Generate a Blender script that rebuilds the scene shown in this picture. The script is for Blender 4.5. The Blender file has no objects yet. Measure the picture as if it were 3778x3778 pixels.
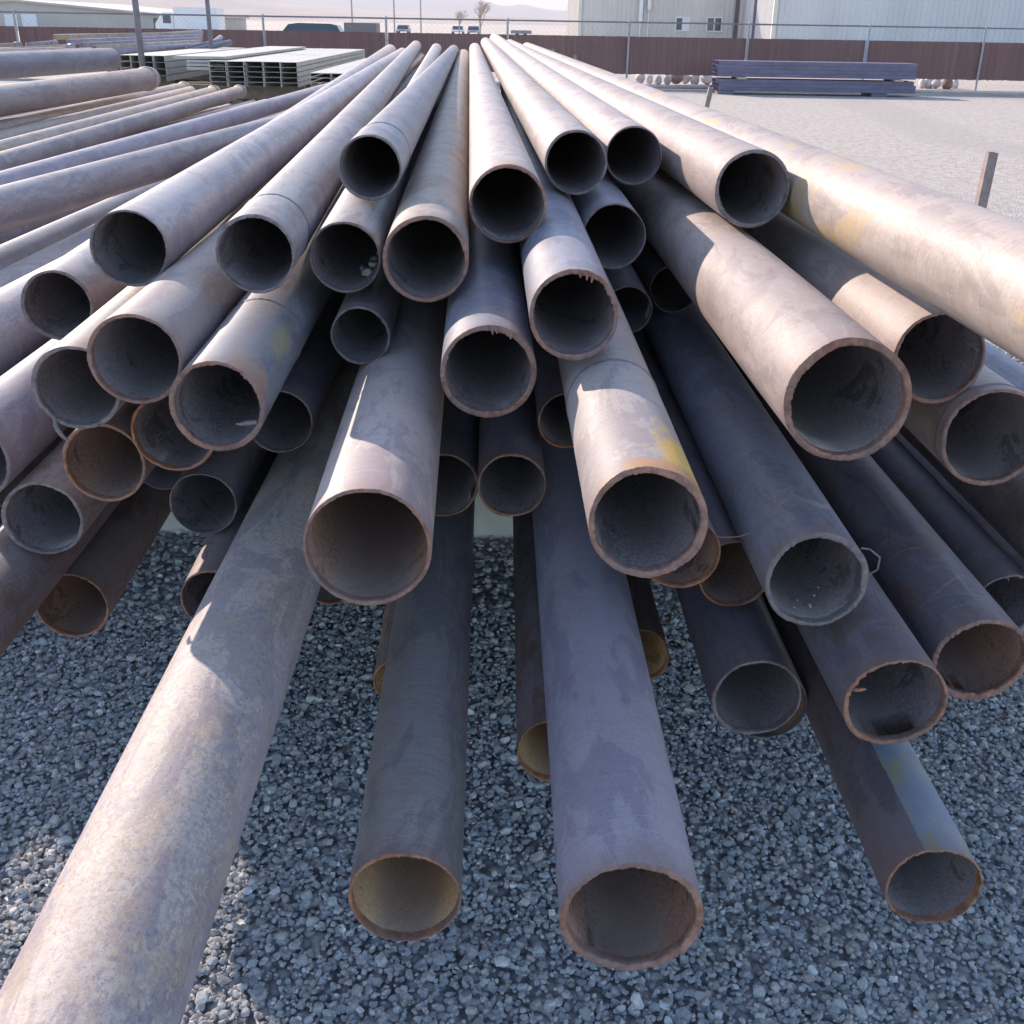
import bpy, bmesh, math, random
import numpy as np
from mathutils import Vector, Matrix

# ------------------------------------------------------------------ camera, sky, sun, exposure
scene = bpy.context.scene
R_ = math.radians
FPX, WPX = 4000.0, 3778.0
CP = WPX / 2
EYE = Vector((0, 0, 1.75))
PITCH = math.atan((CP - 86) / FPX)
ROLL = R_(0.955)
FW = Vector((0, math.cos(PITCH), -math.sin(PITCH)))
UP0 = Vector((0, math.sin(PITCH), math.cos(PITCH)))
RT = math.cos(ROLL) * Vector((1, 0, 0)) + math.sin(ROLL) * UP0
UP = -math.sin(ROLL) * Vector((1, 0, 0)) + math.cos(ROLL) * UP0
cam_data = bpy.data.cameras.new('camera')
cam = bpy.data.objects.new('camera', cam_data)
scene.collection.objects.link(cam)
M = Matrix((RT, UP, -FW)).transposed().to_4x4()
M.translation = EYE
cam.matrix_world = M
cam_data.sensor_fit = 'HORIZONTAL'
cam_data.sensor_width = 36
cam_data.lens = 36 * FPX / WPX
cam_data.clip_start = 0.02
cam_data.clip_end = 30000
scene.camera = cam
scene.render.resolution_x = scene.render.resolution_y = 1024

SUN_AZ = R_(-42)       # from straight ahead (+Y), negative = to the left
SUN_EL = R_(27)
world = bpy.data.worlds.new('World')
scene.world = world
world.use_nodes = True
wn = world.node_tree
wn.nodes.clear()
wo = wn.nodes.new('ShaderNodeOutputWorld')
wb = wn.nodes.new('ShaderNodeBackground')
sk = wn.nodes.new('ShaderNodeTexSky')
sk.sky_type = 'NISHITA'
sk.sun_disc = False
sk.sun_elevation = SUN_EL
sk.sun_rotation = SUN_AZ
sk.air_density = 1.0
sk.dust_density = 0.5
sk.ozone_density = 2.6
wb.inputs[1].default_value = 0.13
wn.links.new(sk.outputs[0], wb.inputs[0])
wn.links.new(wb.outputs[0], wo.inputs[0])
sd = bpy.data.lights.new('sun', 'SUN')
sd.energy = 5.0
sd.angle = R_(0.5)
sd.color = (1.0, 0.85, 0.73)
sun = bpy.data.objects.new('sun', sd)
scene.collection.objects.link(sun)
SDIR = Vector((math.sin(SUN_AZ) * math.cos(SUN_EL), math.cos(SUN_AZ) * math.cos(SUN_EL), math.sin(SUN_EL)))
sun.rotation_euler = SDIR.to_track_quat('Z', 'Y').to_euler()
scene.view_settings.view_transform = 'Standard'
scene.view_settings.look = 'None'
scene.view_settings.exposure = 1.48
scene.view_settings.gamma = 1.0
scene.render.engine = 'CYCLES'

random.seed(11)
rng = np.random.default_rng(11)
COL = scene.collection

# ------------------------------------------------------------------ helpers
def ray(u, v):
    return FW + (u - CP) / FPX * RT - (v - CP) / FPX * UP

def at(u, v, Y):                 # the point seen at (u, v) whose distance ahead is Y metres
    r = ray(float(u), float(v)); Y = float(Y)
    return EYE + r * (Y / r.y)

def xat(u, Y, z=1.0):            # sideways position of image column u at distance Y, near height z
    P = at(u, 90, Y)
    return P.x

def tag(o, label=None, cat=None, group=None, kind=None):
    if label: o['label'] = label
    if cat: o['category'] = cat
    if group: o['group'] = group
    if kind: o['kind'] = kind
    return o

def empty(name, loc=(0, 0, 0), rz=0):
    o = bpy.data.objects.new(name, None)
    o.empty_display_size = 0.1
    o.location = loc
    o.rotation_euler = (0, 0, rz)
    COL.objects.link(o)
    return o

def mesh_obj(name, verts, faces, mats, parent=None, fm=None, smooth=False, sm_list=None):
    me = bpy.data.meshes.new(name)
    me.from_pydata([tuple(v) for v in verts], [], faces)
    if not isinstance(mats, (list, tuple)): mats = [mats]
    for m in mats: me.materials.append(m)
    if fm is not None: me.polygons.foreach_set('material_index', fm)
    if sm_list is not None: me.polygons.foreach_set('use_smooth', sm_list)
    elif smooth: me.polygons.foreach_set('use_smooth', [True] * len(me.polygons))
    me.update()
    o = bpy.data.objects.new(name, me)
    COL.objects.link(o)
    if parent is not None: o.parent = parent
    return o

class MB:
    """collects boxes and bars, then links them as one mesh object"""
    def __init__(s): s.v = []; s.f = []
    def add(s, vs, fs):
        n = len(s.v); s.v += [Vector(v) for v in vs]; s.f += [tuple(i + n for i in f) for f in fs]
    def box(s, lo, hi, mat=None, bev=0.0):
        bm = bmesh.new()
        bmesh.ops.create_cube(bm, size=1)
        lo = Vector(lo); hi = Vector(hi); c = (lo + hi) / 2; d = hi - lo
        for v in bm.verts: v.co = Vector((v.co.x * d.x, v.co.y * d.y, v.co.z * d.z))
        if bev: bmesh.ops.bevel(bm, geom=bm.edges[:], offset=bev, segments=1, affect='EDGES')
        for v in bm.verts:
            v.co += c
            if mat is not None: v.co = mat @ v.co
        bm.verts.index_update()
        s.add([v.co.copy() for v in bm.verts], [[v.index for v in f.verts] for f in bm.faces]); bm.free()
    def tube(s, a, b, r, r2=None, n=12, cap=True):
        a = Vector(a); b = Vector(b); r2 = r if r2 is None else r2
        q = (b - a).to_track_quat('Z', 'Y'); vs = []
        for k in range(n):
            t = 2 * math.pi * k / n; vs.append(a + q @ Vector((r * math.cos(t), r * math.sin(t), 0)))
        for k in range(n):
            t = 2 * math.pi * k / n; vs.append(b + q @ Vector((r2 * math.cos(t), r2 * math.sin(t), 0)))
        fs = [(k, (k + 1) % n, n + (k + 1) % n, n + k) for k in range(n)]
        if cap: fs += [tuple(range(n))[::-1], tuple(range(n, 2 * n))]
        s.add(vs, fs)
    def build(s, name, mat, parent=None, smooth=False):
        return mesh_obj(name, s.v, s.f, mat, parent, smooth=smooth)

# ------------------------------------------------------------------ materials
def newmat(name):
    m = bpy.data.materials.new(name); m.use_nodes = True
    nt = m.node_tree; b = nt.nodes['Principled BSDF']
    return m, nt, b

def N(nt, t, **k):
    n = nt.nodes.new(t)
    for a, v in k.items(): setattr(n, a, v)
    return n

def setin(n, **k):
    for a, v in k.items(): n.inputs[a.replace('_', ' ')].default_value = v

def ramp(nt, fac, stops, interp='LINEAR'):
    r = N(nt, 'ShaderNodeValToRGB'); r.color_ramp.interpolation = interp
    e = r.color_ramp.elements
    while len(e) < len(stops): e.new(0.5)
    for i, (p, c) in enumerate(stops):
        e[i].position = p; e[i].color = (c[0], c[1], c[2], 1) if hasattr(c, '__len__') else (c, c, c, 1)
    nt.links.new(fac, r.inputs[0]); return r.outputs[0]

def mix(nt, fac, a, b, blend='MIX'):
    m = N(nt, 'ShaderNodeMix'); m.data_type = 'RGBA'; m.blend_type = blend
    for s, v in ((m.inputs[0], fac), (m.inputs[6], a), (m.inputs[7], b)):
        if hasattr(v, 'is_linked') or hasattr(v, 'links'): nt.links.new(v, s)
        elif hasattr(v, '__len__'): s.default_value = (v[0], v[1], v[2], 1)
        else: s.default_value = v
    return m.outputs[2]

def math_(nt, op, a, b=None, clamp=False):
    m = N(nt, 'ShaderNodeMath', operation=op); m.use_clamp = clamp
    for s, v in ((m.inputs[0], a), (m.inputs[1], b)):
        if v is None: continue
        if hasattr(v, 'links'): nt.links.new(v, s)
        else: s.default_value = v
    return m.outputs[0]

def noise(nt, vec, scale, detail=4, rough=0.55, dist=0.0):
    n = N(nt, 'ShaderNodeTexNoise'); setin(n, Scale=scale, Detail=detail, Roughness=rough, Distortion=dist)
    nt.links.new(vec, n.inputs['Vector']); return n.outputs['Fac']

def mapping(nt, vec, scale=(1, 1, 1), loc=None):
    m = N(nt, 'ShaderNodeMapping'); m.inputs['Scale'].default_value = scale
    nt.links.new(vec, m.inputs['Vector'])
    if loc is not None: nt.links.new(loc, m.inputs['Location'])
    return m.outputs[0]

def objvec(nt):
    tc = N(nt, 'ShaderNodeTexCoord'); oi = N(nt, 'ShaderNodeObjectInfo')
    add = N(nt, 'ShaderNodeVectorMath', operation='ADD'); sc = math_(nt, 'MULTIPLY', oi.outputs['Random'], 37.0)
    cb = N(nt, 'ShaderNodeCombineXYZ')
    for i in range(3): nt.links.new(sc, cb.inputs[i])
    nt.links.new(tc.outputs['Object'], add.inputs[0]); nt.links.new(cb.outputs[0], add.inputs[1])
    return add.outputs[0], tc.outputs['Object'], oi.outputs['Random']

def plain(name, c, rough=0.7, var=0.25, scale=6.0, metal=0.0, spec=0.4, bump=0.0):
    m, nt, b = newmat(name)
    v, _, rnd = objvec(nt)
    f = noise(nt, v, scale, 5, 0.6)
    lo = [x * (1 - var) for x in c]; hi = [min(1, x * (1 + var)) for x in c]
    col = ramp(nt, f, [(0.3, lo), (0.7, hi)])
    nt.links.new(col, b.inputs['Base Color'])
    setin(b, Roughness=rough, Metallic=metal); b.inputs['Specular IOR Level'].default_value = spec
    if bump:
        bp = N(nt, 'ShaderNodeBump'); setin(bp, Strength=bump, Distance=0.01)
        nt.links.new(noise(nt, v, scale * 8, 4), bp.inputs['Height']); nt.links.new(bp.outputs[0], b.inputs['Normal'])
    return m

def steel(name, c, dust=0.35, dustc=(0.42, 0.37, 0.34), rust=0.25, rustc=(0.20, 0.095, 0.045), yellow=0.0,
          rough=0.5, streak=0.35, speck=0.0, spots=(), strip=None):
    """weathered pipe steel: lengthways body tone, fine rings round the girth, dust with painted sunlit tops, rust, chalk marks"""
    m, nt, b = newmat(name)
    v, raw, rnd = objvec(nt)
    sep = N(nt, 'ShaderNodeSeparateXYZ'); nt.links.new(raw, sep.inputs[0])
    big = noise(nt, mapping(nt, v, (6, 6, 1.6)), 1.0, 4, 0.6)
    rings = noise(nt, mapping(nt, v, (16, 16, 150)), 1.0, 5, 0.75, 0.9)
    fine = noise(nt, v, 260, 3, 0.7)
    mott = noise(nt, mapping(nt, v, (30, 30, 18)), 1.0, 6, 0.72, 0.4)
    c = [x * 1.05 for x in c]; lo = [x * 0.72 for x in c]; hi = [x * 1.25 for x in c]
    col = ramp(nt, big, [(0.3, lo), (0.7, hi)])
    # dust and scale film; extra pale on upward faces also paints in sunlit tops
    tcn = N(nt, 'ShaderNodeTexCoord'); sn = N(nt, 'ShaderNodeSeparateXYZ'); nt.links.new(tcn.outputs['Normal'], sn.inputs[0])
    grain = noise(nt, mapping(nt, v, (60 + 80 * speck, 60 + 80 * speck, 45 + 60 * speck)), 1.0, 6, 0.8, 0.3)
    upn = math_(nt, 'ADD', math_(nt, 'MULTIPLY', sn.outputs[1], 0.5), math_(nt, 'MULTIPLY', math_(nt, 'SUBTRACT', grain, 0.5), 1.5 + 1.6 * speck))
    dust_lit_top = ramp(nt, upn, [(0.02 + 0.22 * speck, 0.0), (0.36 + 0.04 * speck, 1.0)])
    df = math_(nt, 'MULTIPLY', math_(nt, 'MAXIMUM', math_(nt, 'MULTIPLY', ramp(nt, mott, [(0.38, 0.0), (0.66, 1.0)]), 0.55), dust_lit_top), dust)
    col = mix(nt, df, col, dustc)
    # crisp-edged patches of darker mill scale, and lengthways scrapes
    pn = noise(nt, mapping(nt, v, (11, 11, 3.5)), 1.0, 9, 0.68, 0.9)
    pf = math_(nt, 'MULTIPLY', ramp(nt, pn, [(0.515, 0.0), (0.545, 1.0)]), 0.42)
    col = mix(nt, pf, col, (c[0] * 0.62, c[1] * 0.60, c[2] * 0.70))
    ln = noise(nt, mapping(nt, v, (95, 95, 1.1)), 1.0, 4, 0.6, 0.2)
    col = mix(nt, math_(nt, 'MULTIPLY', ramp(nt, ln, [(0.66, 0.0), (0.70, 1.0)]), 0.35), col, (0.46, 0.40, 0.37))
    # girth streaks
    sf = ramp(nt, rings, [(0.3, 1 - streak * 0.55), (0.5, 1.0), (0.72, 1 + streak * 0.35)])
    col = mix(nt, 1.0, col, sf, 'MULTIPLY')
    # rust blotches
    rb = noise(nt, mapping(nt, v, (13, 13, 6)), 1.0, 10, 0.78, 0.5)
    rf = math_(nt, 'MULTIPLY', ramp(nt, rb, [(0.53, 0.0), (0.575, 1.0)]), rust)
    col = mix(nt, rf, col, rustc)
    if yellow:
        yb = noise(nt, mapping(nt, v, (5, 5, 3.2)), 1.0, 5, 0.65, 0.8)
        yf = math_(nt, 'MULTIPLY', ramp(nt, math_(nt, 'ADD', yb, math_(nt, 'MULTIPLY', math_(nt, 'SUBTRACT', rings, 0.5), 0.35)), [(0.56, 0.0), (0.62, 1.0)]), yellow)
        col = mix(nt, yf, col, (0.50, 0.33, 0.13))
    if speck:
        sp = noise(nt, v, 120, 4, 0.8, 0.5)
        s2 = math_(nt, 'MULTIPLY', ramp(nt, sp, [(0.50, 0.0), (0.57, 1.0)]), ramp(nt, noise(nt, v, 9, 3), [(0.35, 0.2), (0.6, 1.0)]))
        col = mix(nt, math_(nt, 'MULTIPLY', s2, speck), col, (0.40, 0.31, 0.24))
        s3 = ramp(nt, noise(nt, mapping(nt, v, (48, 48, 40)), 1.0, 6, 0.8, 0.6), [(0.60, 0.0), (0.64, 1.0)])
        col = mix(nt, math_(nt, 'MULTIPLY', s3, 0.6 * speck), col, (0.36, 0.19, 0.09))
    for (px, py, pz, rad, sz, cc, amt) in spots:
        d = N(nt, 'ShaderNodeVectorMath', operation='SUBTRACT'); nt.links.new(raw, d.inputs[0]); d.inputs[1].default_value = (px, py, pz)
        s = N(nt, 'ShaderNodeVectorMath', operation='MULTIPLY'); nt.links.new(d.outputs[0], s.inputs[0]); s.inputs[1].default_value = (1 / rad, 1 / rad, 1 / sz)
        l = N(nt, 'ShaderNodeVectorMath', operation='LENGTH'); nt.links.new(s.outputs[0], l.inputs[0])
        q = math_(nt, 'ADD', l.outputs['Value'], math_(nt, 'MULTIPLY', math_(nt, 'SUBTRACT', mott, 0.5), 2.2))
        q = ramp(nt, q, [(0.55, 1.0), (1.0, 0.0)])
        col = mix(nt, math_(nt, 'MULTIPLY', q, amt), col, cc)
    if strip is not None:        # a painted half: object x beyond a threshold
        x0, ca, cb_, cy = strip
        edge = math_(nt, 'ADD', math_(nt, 'MULTIPLY', sep.outputs[0], -1.0), math_(nt, 'MULTIPLY', math_(nt, 'SUBTRACT', mott, 0.5), 0.012))
        sm = ramp(nt, math_(nt, 'MULTIPLY', math_(nt, 'SUBTRACT', edge, x0), 60.0), [(0.0, 0.0), (0.06, 1.0)])
        pat = ramp(nt, noise(nt, mapping(nt, v, (7, 7, 6)), 1.0, 5, 0.7, 0.6), [(0.42, ca), (0.52, cb_), (0.60, cy)])
        col = mix(nt, sm, col, pat)
    # pits and freckles
    pit = ramp(nt, noise(nt, v, 210, 5, 0.8), [(0.34, 0.55), (0.44, 1.0), (0.62, 1.0), (0.72, 1.22)])
    col = mix(nt, 0.8, col, pit, 'MULTIPLY')
    fr = math_(nt, 'MULTIPLY', ramp(nt, noise(nt, mapping(nt, v, (45, 45, 30)), 1.0, 5, 0.8), [(0.62, 0.0), (0.70, 0.75)]), ramp(nt, big, [(0.4, 0.15), (0.62, 1.0)]))
    col = mix(nt, math_(nt, 'MULTIPLY', fr, min(1.0, 0.25 + rust)), col, (0.25, 0.13, 0.075))
    # scorched rusty collar just behind the torch cut
    ez = math_(nt, 'ADD', sep.outputs[2], math_(nt, 'MULTIPLY', math_(nt, 'SUBTRACT', mott, 0.5), 0.10))
    col = mix(nt, ramp(nt, math_(nt, 'MULTIPLY', ez, 10.0), [(0.0, 0.5), (0.30, 0.22), (0.6, 0.0)]), col, (0.24, 0.14, 0.11))
    # scratches: thin pale crossing lines
    sc = N(nt, 'ShaderNodeTexVoronoi', feature='DISTANCE_TO_EDGE'); setin(sc, Scale=1.0)
    nt.links.new(mapping(nt, v, (3, 3, 14)), sc.inputs['Vector'])
    scf = math_(nt, 'MULTIPLY', ramp(nt, sc.outputs['Distance'], [(0.0, 1.0), (0.012, 0.0)]), ramp(nt, noise(nt, v, 6, 2), [(0.55, 0.0), (0.7, 0.45)]))
    col = mix(nt, scf, col, (0.5, 0.46, 0.44))
    # each pipe a little lighter or darker
    br = math_(nt, 'ADD', math_(nt, 'MULTIPLY', rnd, 0.3), 0.86)
    cmb = N(nt, 'ShaderNodeCombineXYZ')
    for i in range(3): nt.links.new(br, cmb.inputs[i])
    col = mix(nt, 1.0, col, cmb.outputs[0], 'MULTIPLY')
    nt.links.new(col, b.inputs['Base Color'])
    rr = math_(nt, 'ADD', math_(nt, 'MULTIPLY', mott, 0.3), rough - 0.05)
    nt.links.new(rr, b.inputs['Roughness'])
    b.inputs['Specular IOR Level'].default_value = 0.42
    setin(b, Metallic=0.0); b.inputs['Diffuse Roughness'].default_value = 0.35
    bp = N(nt, 'ShaderNodeBump'); setin(bp, Strength=0.35 + 0.5 * speck, Distance=0.0014)
    h = math_(nt, 'ADD', math_(nt, 'MULTIPLY', fine, 0.5), math_(nt, 'ADD', math_(nt, 'MULTIPLY', mott, 0.6), math_(nt, 'MULTIPLY', rings, 0.4)))
    nt.links.new(h, bp.inputs['Height']); nt.links.new(bp.outputs[0], b.inputs['Normal'])
    return m

MT = {
 'grey':   steel('grey_mill_steel', (0.27, 0.235, 0.25), dust=0.6, dustc=(0.44, 0.39, 0.37), rust=0.2, rough=0.40),
 'tan':    steel('dusty_tan_steel', (0.35, 0.28, 0.235), dust=0.7, dustc=(0.44, 0.355, 0.315), rust=0.15, yellow=0.6, rough=0.44),
 'pink':   steel('pinkish_dust_steel', (0.36, 0.28, 0.255), dust=0.75, dustc=(0.44, 0.36, 0.325), rust=0.15, streak=0.25),
 'pale':   steel('pale_chalky_steel', (0.37, 0.31, 0.29), dust=0.8, dustc=(0.45, 0.38, 0.35), rust=0.1, yellow=0.3, streak=0.2),
 'blue':   steel('blue_grey_mill_scale', (0.165, 0.17, 0.215), dust=0.4, dustc=(0.34, 0.31, 0.33), rust=0.3, rough=0.42, streak=0.4),
 'dark':   steel('dark_brown_scale', (0.15, 0.125, 0.145), dust=0.35, dustc=(0.29, 0.25, 0.26), rust=0.4, rough=0.42),
 'brown':  steel('brown_rusted_steel', (0.21, 0.145, 0.135), dust=0.35, rust=0.6, rough=0.55),
 'speck':  steel('speckled_rusty_dust_steel', (0.27, 0.235, 0.275), dust=0.9, dustc=(0.52, 0.435, 0.375), rust=0.12, speck=0.85, yellow=0.25, streak=0.15, rough=0.55),  # pale dusty top on purple body also carries sunlit and shaded sides
 'yellow': steel('yellow_stained_steel', (0.33, 0.265, 0.215), dust=0.6, dustc=(0.40, 0.335, 0.295), rust=0.2, yellow=0.9, streak=0.5),
 'weld':   plain('weld_bead', (0.10, 0.09, 0.10), 0.6, 0.4, 60, bump=0.5),
}
def cutmat(name, c, c2):
    m, nt, b = newmat(name)
    v, raw, rnd = objvec(nt)
    f = noise(nt, v, 45, 6, 0.75, 0.3)
    g = noise(nt, v, 9, 3)
    col = ramp(nt, f, [(0.32, [x * 0.45 for x in c]), (0.5, c), (0.68, c2)])
    col = mix(nt, ramp(nt, g, [(0.4, 0.0), (0.65, 0.6)]), col, (0.17, 0.14, 0.14))
    nt.links.new(col, b.inputs['Base Color']); setin(b, Roughness=0.75)
    bp = N(nt, 'ShaderNodeBump'); setin(bp, Strength=0.9, Distance=0.003)
    nt.links.new(f, bp.inputs['Height']); nt.links.new(bp.outputs[0], b.inputs['Normal'])
    return m
CUT = {'red': cutmat('rusty_cut_face', (0.30, 0.15, 0.105), (0.42, 0.23, 0.16)),
       'orange': cutmat('orange_rusted_cut_face', (0.36, 0.15, 0.075), (0.50, 0.25, 0.13)),
       'grey': cutmat('grey_cut_face', (0.22, 0.175, 0.17), (0.33, 0.27, 0.25))}
def inmat(name, c, c2):
    m, nt, b = newmat(name)
    v, raw, rnd = objvec(nt)
    f = noise(nt, mapping(nt, v, (10, 10, 5)), 1.0, 6, 0.7, 0.5)
    g = noise(nt, v, 150, 4, 0.75)
    col = ramp(nt, f, [(0.35, c), (0.65, c2)])
    col = mix(nt, ramp(nt, g, [(0.4, 0.0), (0.62, 0.55)]), col, [x * 1.6 for x in c2])
    # peeled scale with hard edges
    h = noise(nt, mapping(nt, v, (8, 8, 6)), 1.0, 9, 0.7, 1.0)
    col = mix(nt, ramp(nt, h, [(0.57, 0.0), (0.59, 0.6)]), col, [x * 0.5 for x in c])
    # dust and rust flakes lying along the bottom
    sp = N(nt, 'ShaderNodeSeparateXYZ'); nt.links.new(raw, sp.inputs[0])
    bt = math_(nt, 'ADD', math_(nt, 'MULTIPLY', sp.outputs[1], -14.0), math_(nt, 'MULTIPLY', math_(nt, 'SUBTRACT', g, 0.5), 1.4))
    col = mix(nt, ramp(nt, bt, [(0.85, 0.0), (1.05, 0.7)]), col, (0.33, 0.27, 0.23))
    nt.links.new(col, b.inputs['Base Color']); setin(b, Roughness=0.8)
    bp = N(nt, 'ShaderNodeBump'); setin(bp, Strength=0.6, Distance=0.002)
    nt.links.new(g, bp.inputs['Height']); nt.links.new(bp.outputs[0], b.inputs['Normal'])
    return m
INN = {'rust': inmat('rusty_bore', (0.22, 0.125, 0.095), (0.38, 0.225, 0.165)),
       'dark': inmat('dark_bore', (0.16, 0.13, 0.14), (0.27, 0.22, 0.22)),
       'ochre': inmat('ochre_bore', (0.40, 0.25, 0.13), (0.56, 0.38, 0.22))}

# ------------------------------------------------------------------ ground
def ground_mat():
    m, nt, b = newmat('yard_gravel')
    tc = N(nt, 'ShaderNodeTexCoord'); v = tc.outputs['Object']
    sep = N(nt, 'ShaderNodeSeparateXYZ'); nt.links.new(v, sep.inputs[0])
    vo = N(nt, 'ShaderNodeTexVoronoi'); setin(vo, Scale=42.0, Randomness=1.0); nt.links.new(v, vo.inputs['Vector'])
    cs = N(nt, 'ShaderNodeSeparateColor'); nt.links.new(vo.outputs['Color'], cs.inputs[0])
    stone = ramp(nt, cs.outputs[0], [(0.0, (0.22, 0.22, 0.24)), (0.45, (0.38, 0.38, 0.39)), (0.8, (0.48, 0.46, 0.45)), (1.0, (0.62, 0.59, 0.56))])
    gap = ramp(nt, vo.outputs['Distance'], [(0.35, 1.0), (0.75, 0.35)])
    stone = mix(nt, 1.0, stone, gap, 'MULTIPLY')
    med = noise(nt, v, 1.1, 5, 0.65)
    wide = noise(nt, mapping(nt, v, (0.16, 0.4, 1)), 1.0, 4, 0.6)
    far = ramp(nt, math_(nt, 'MULTIPLY', sep.outputs[1], 0.1), [(0.5, 0.0), (1.6, 1.0)]) if False else None
    dd = N(nt, 'ShaderNodeMapRange'); nt.links.new(sep.outputs[1], dd.inputs[0]); dd.inputs[1].default_value = 5; dd.inputs[2].default_value = 14
    grit = noise(nt, mapping(nt, v, (9, 5, 1)), 1.0, 6, 0.8)
    farc = ramp(nt, grit, [(0.34, (0.25, 0.22, 0.195)), (0.52, (0.39, 0.345, 0.305)), (0.68, (0.52, 0.465, 0.42))])
    col = mix(nt, dd.outputs[0], stone, farc)
    col = mix(nt, ramp(nt, wide, [(0.45, 0.0), (0.68, 0.45)]), col, (0.37, 0.33, 0.30))
    tr = N(nt, 'ShaderNodeTexWave'); setin(tr, Scale=0.11, Distortion=3.5, Detail=2.0); tr.inputs['Detail Scale'].default_value = 0.4; nt.links.new(mapping(nt, v, (0.5, 1.6, 1)), tr.inputs['Vector'])
    col = mix(nt, math_(nt, 'MULTIPLY', ramp(nt, tr.outputs['Fac'], [(0.75, 0.0), (0.95, 0.5)]), dd.outputs[0]), col, (0.30, 0.27, 0.245))
    col = mix(nt, ramp(nt, med, [(0.5, 0.0), (0.75, 0.25)]), col, (0.24, 0.225, 0.215))
    d2 = N(nt, 'ShaderNodeMapRange'); nt.links.new(sep.outputs[1], d2.inputs[0]); d2.inputs[1].default_value = 36.5; d2.inputs[2].default_value = 39
    dirt = ramp(nt, noise(nt, mapping(nt, v, (0.02, 0.05, 1)), 1.0, 6, 0.7), [(0.35, (0.36, 0.30, 0.255)), (0.65, (0.47, 0.41, 0.36))])
    col = mix(nt, d2.outputs[0], col, dirt)
    nt.links.new(col, b.inputs['Base Color']); setin(b, Roughness=0.9)
    bp = N(nt, 'ShaderNodeBump'); setin(bp, Strength=0.8, Distance=0.012)
    h = math_(nt, 'SUBTRACT', 1.0, vo.outputs['Distance'])
    nt.links.new(h, bp.inputs['Height']); nt.links.new(bp.outputs[0], b.inputs['Normal'])
    return m
GM = ground_mat()
xs = [-9000, -2500, -600, -150, -60, -30, -15, -8, -4, -2, 0, 2, 4, 8, 15, 30, 60, 150, 600, 2500, 9000]
ysg = [-60, -10, -4, -1, 0, 1, 2, 3, 4, 6, 8, 11, 15, 20, 28, 36.5, 45, 60, 90, 150, 400, 1200, 3000, 9000]
gv = [(x, y, 0) for y in ysg for x in xs]
gf = [(j * len(xs) + i, j * len(xs) + i + 1, (j + 1) * len(xs) + i + 1, (j + 1) * len(xs) + i) for j in range(len(ysg) - 1) for i in range(len(xs) - 1)]
tag(mesh_obj('ground', gv, gf, GM), kind='structure')

# loose crushed stone on the near ground: many real little stones
def stone_templates(k):
    out = []
    for s in range(k):
        q = np.random.default_rng(500 + s)
        bm = bmesh.new()
        e = np.array([1.0, q.uniform(.6, .95), q.uniform(.4, .75)])
        for _ in range(22):
            w = q.normal(size=3); w /= np.linalg.norm(w); w = np.clip(w, -.80, .80) * e * q.uniform(.92, 1.04)
            bm.verts.new([float(t) for t in w])
        res = bmesh.ops.convex_hull(bm, input=bm.verts[:])
        bmesh.ops.delete(bm, geom=[g for g in res['geom_interior'] if isinstance(g, bmesh.types.BMVert)], context='VERTS')
        bmesh.ops.triangulate(bm, faces=bm.faces[:])
        bm.verts.index_update()
        out.append((np.array([v.co[:] for v in bm.verts]), np.array([[v.index for v in f.verts] for f in bm.faces])))
        bm.free()
    return out
TPL = stone_templates(16)
def scatter(count, x0, x1, y0, y1, smin, smax, zoff, seed):
    q = np.random.default_rng(seed)
    x = q.uniform(x0, x1, count); y = q.uniform(y0, y1, count)
    s = smin * (smax / smin) ** (q.beta(1.6, 2.2, count))
    return x, y, s, q.uniform(0, 6.283, count), q.normal(0, .28, (count, 2)), q.integers(0, len(TPL), count), zoff + q.uniform(-.3, .5, count) * s, q.random(count)
def stones_mesh(parts):
    X, Y, S, A, TL, K, Z, C = [np.concatenate([p[i] for p in parts]) for i in range(8)]
    VV, FF, CC, off = [], [], [], 0
    for k, (tv, tf) in enumerate(TPL):
        ix = np.nonzero(K == k)[0]; m = len(ix)
        if not m: continue
        ca, sa = np.cos(A[ix]), np.sin(A[ix]); tx, ty = TL[ix, 0], TL[ix, 1]
        P = tv[None] * S[ix][:, None, None]
        x, y, z = P[..., 0], P[..., 1], P[..., 2]
        y, z = y * np.cos(tx)[:, None] - z * np.sin(tx)[:, None], y * np.sin(tx)[:, None] + z * np.cos(tx)[:, None]
        x, z = x * np.cos(ty)[:, None] - z * np.sin(ty)[:, None], x * np.sin(ty)[:, None] + z * np.cos(ty)[:, None]
        x, y = x * ca[:, None] - y * sa[:, None], x * sa[:, None] + y * ca[:, None]
        V = np.stack([x + X[ix][:, None], y + Y[ix][:, None], z + Z[ix][:, None]], -1)
        n = len(tv)
        VV.append(V.reshape(-1, 3)); FF.append((tf[None] + (off + np.arange(m) * n)[:, None, None]).reshape(-1, 3)); CC.append(np.repeat(C[ix], n))
        off += m * n
    V = np.concatenate(VV).astype(np.float32); F = np.concatenate(FF).astype(np.int32); Cc = np.concatenate(CC).astype(np.float32)
    me = bpy.data.meshes.new('loose_gravel')
    me.vertices.add(len(V)); me.vertices.foreach_set('co', V.ravel())
    me.loops.add(F.size); me.loops.foreach_set('vertex_index', F.ravel())
    me.polygons.add(len(F)); me.polygons.foreach_set('loop_start', np.arange(0, F.size, 3, dtype=np.int32))
    try: me.polygons.foreach_set('loop_total', np.full(len(F), 3, np.int32))
    except Exception: pass
    me.polygons.foreach_set('use_smooth', np.zeros(len(F), bool))
    a = me.attributes.new('tint', 'FLOAT', 'POINT'); a.data.foreach_set('value', Cc)
    me.update(calc_edges=True)
    o = bpy.data.objects.new('loose_gravel', me); COL.objects.link(o)
    return o
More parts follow.
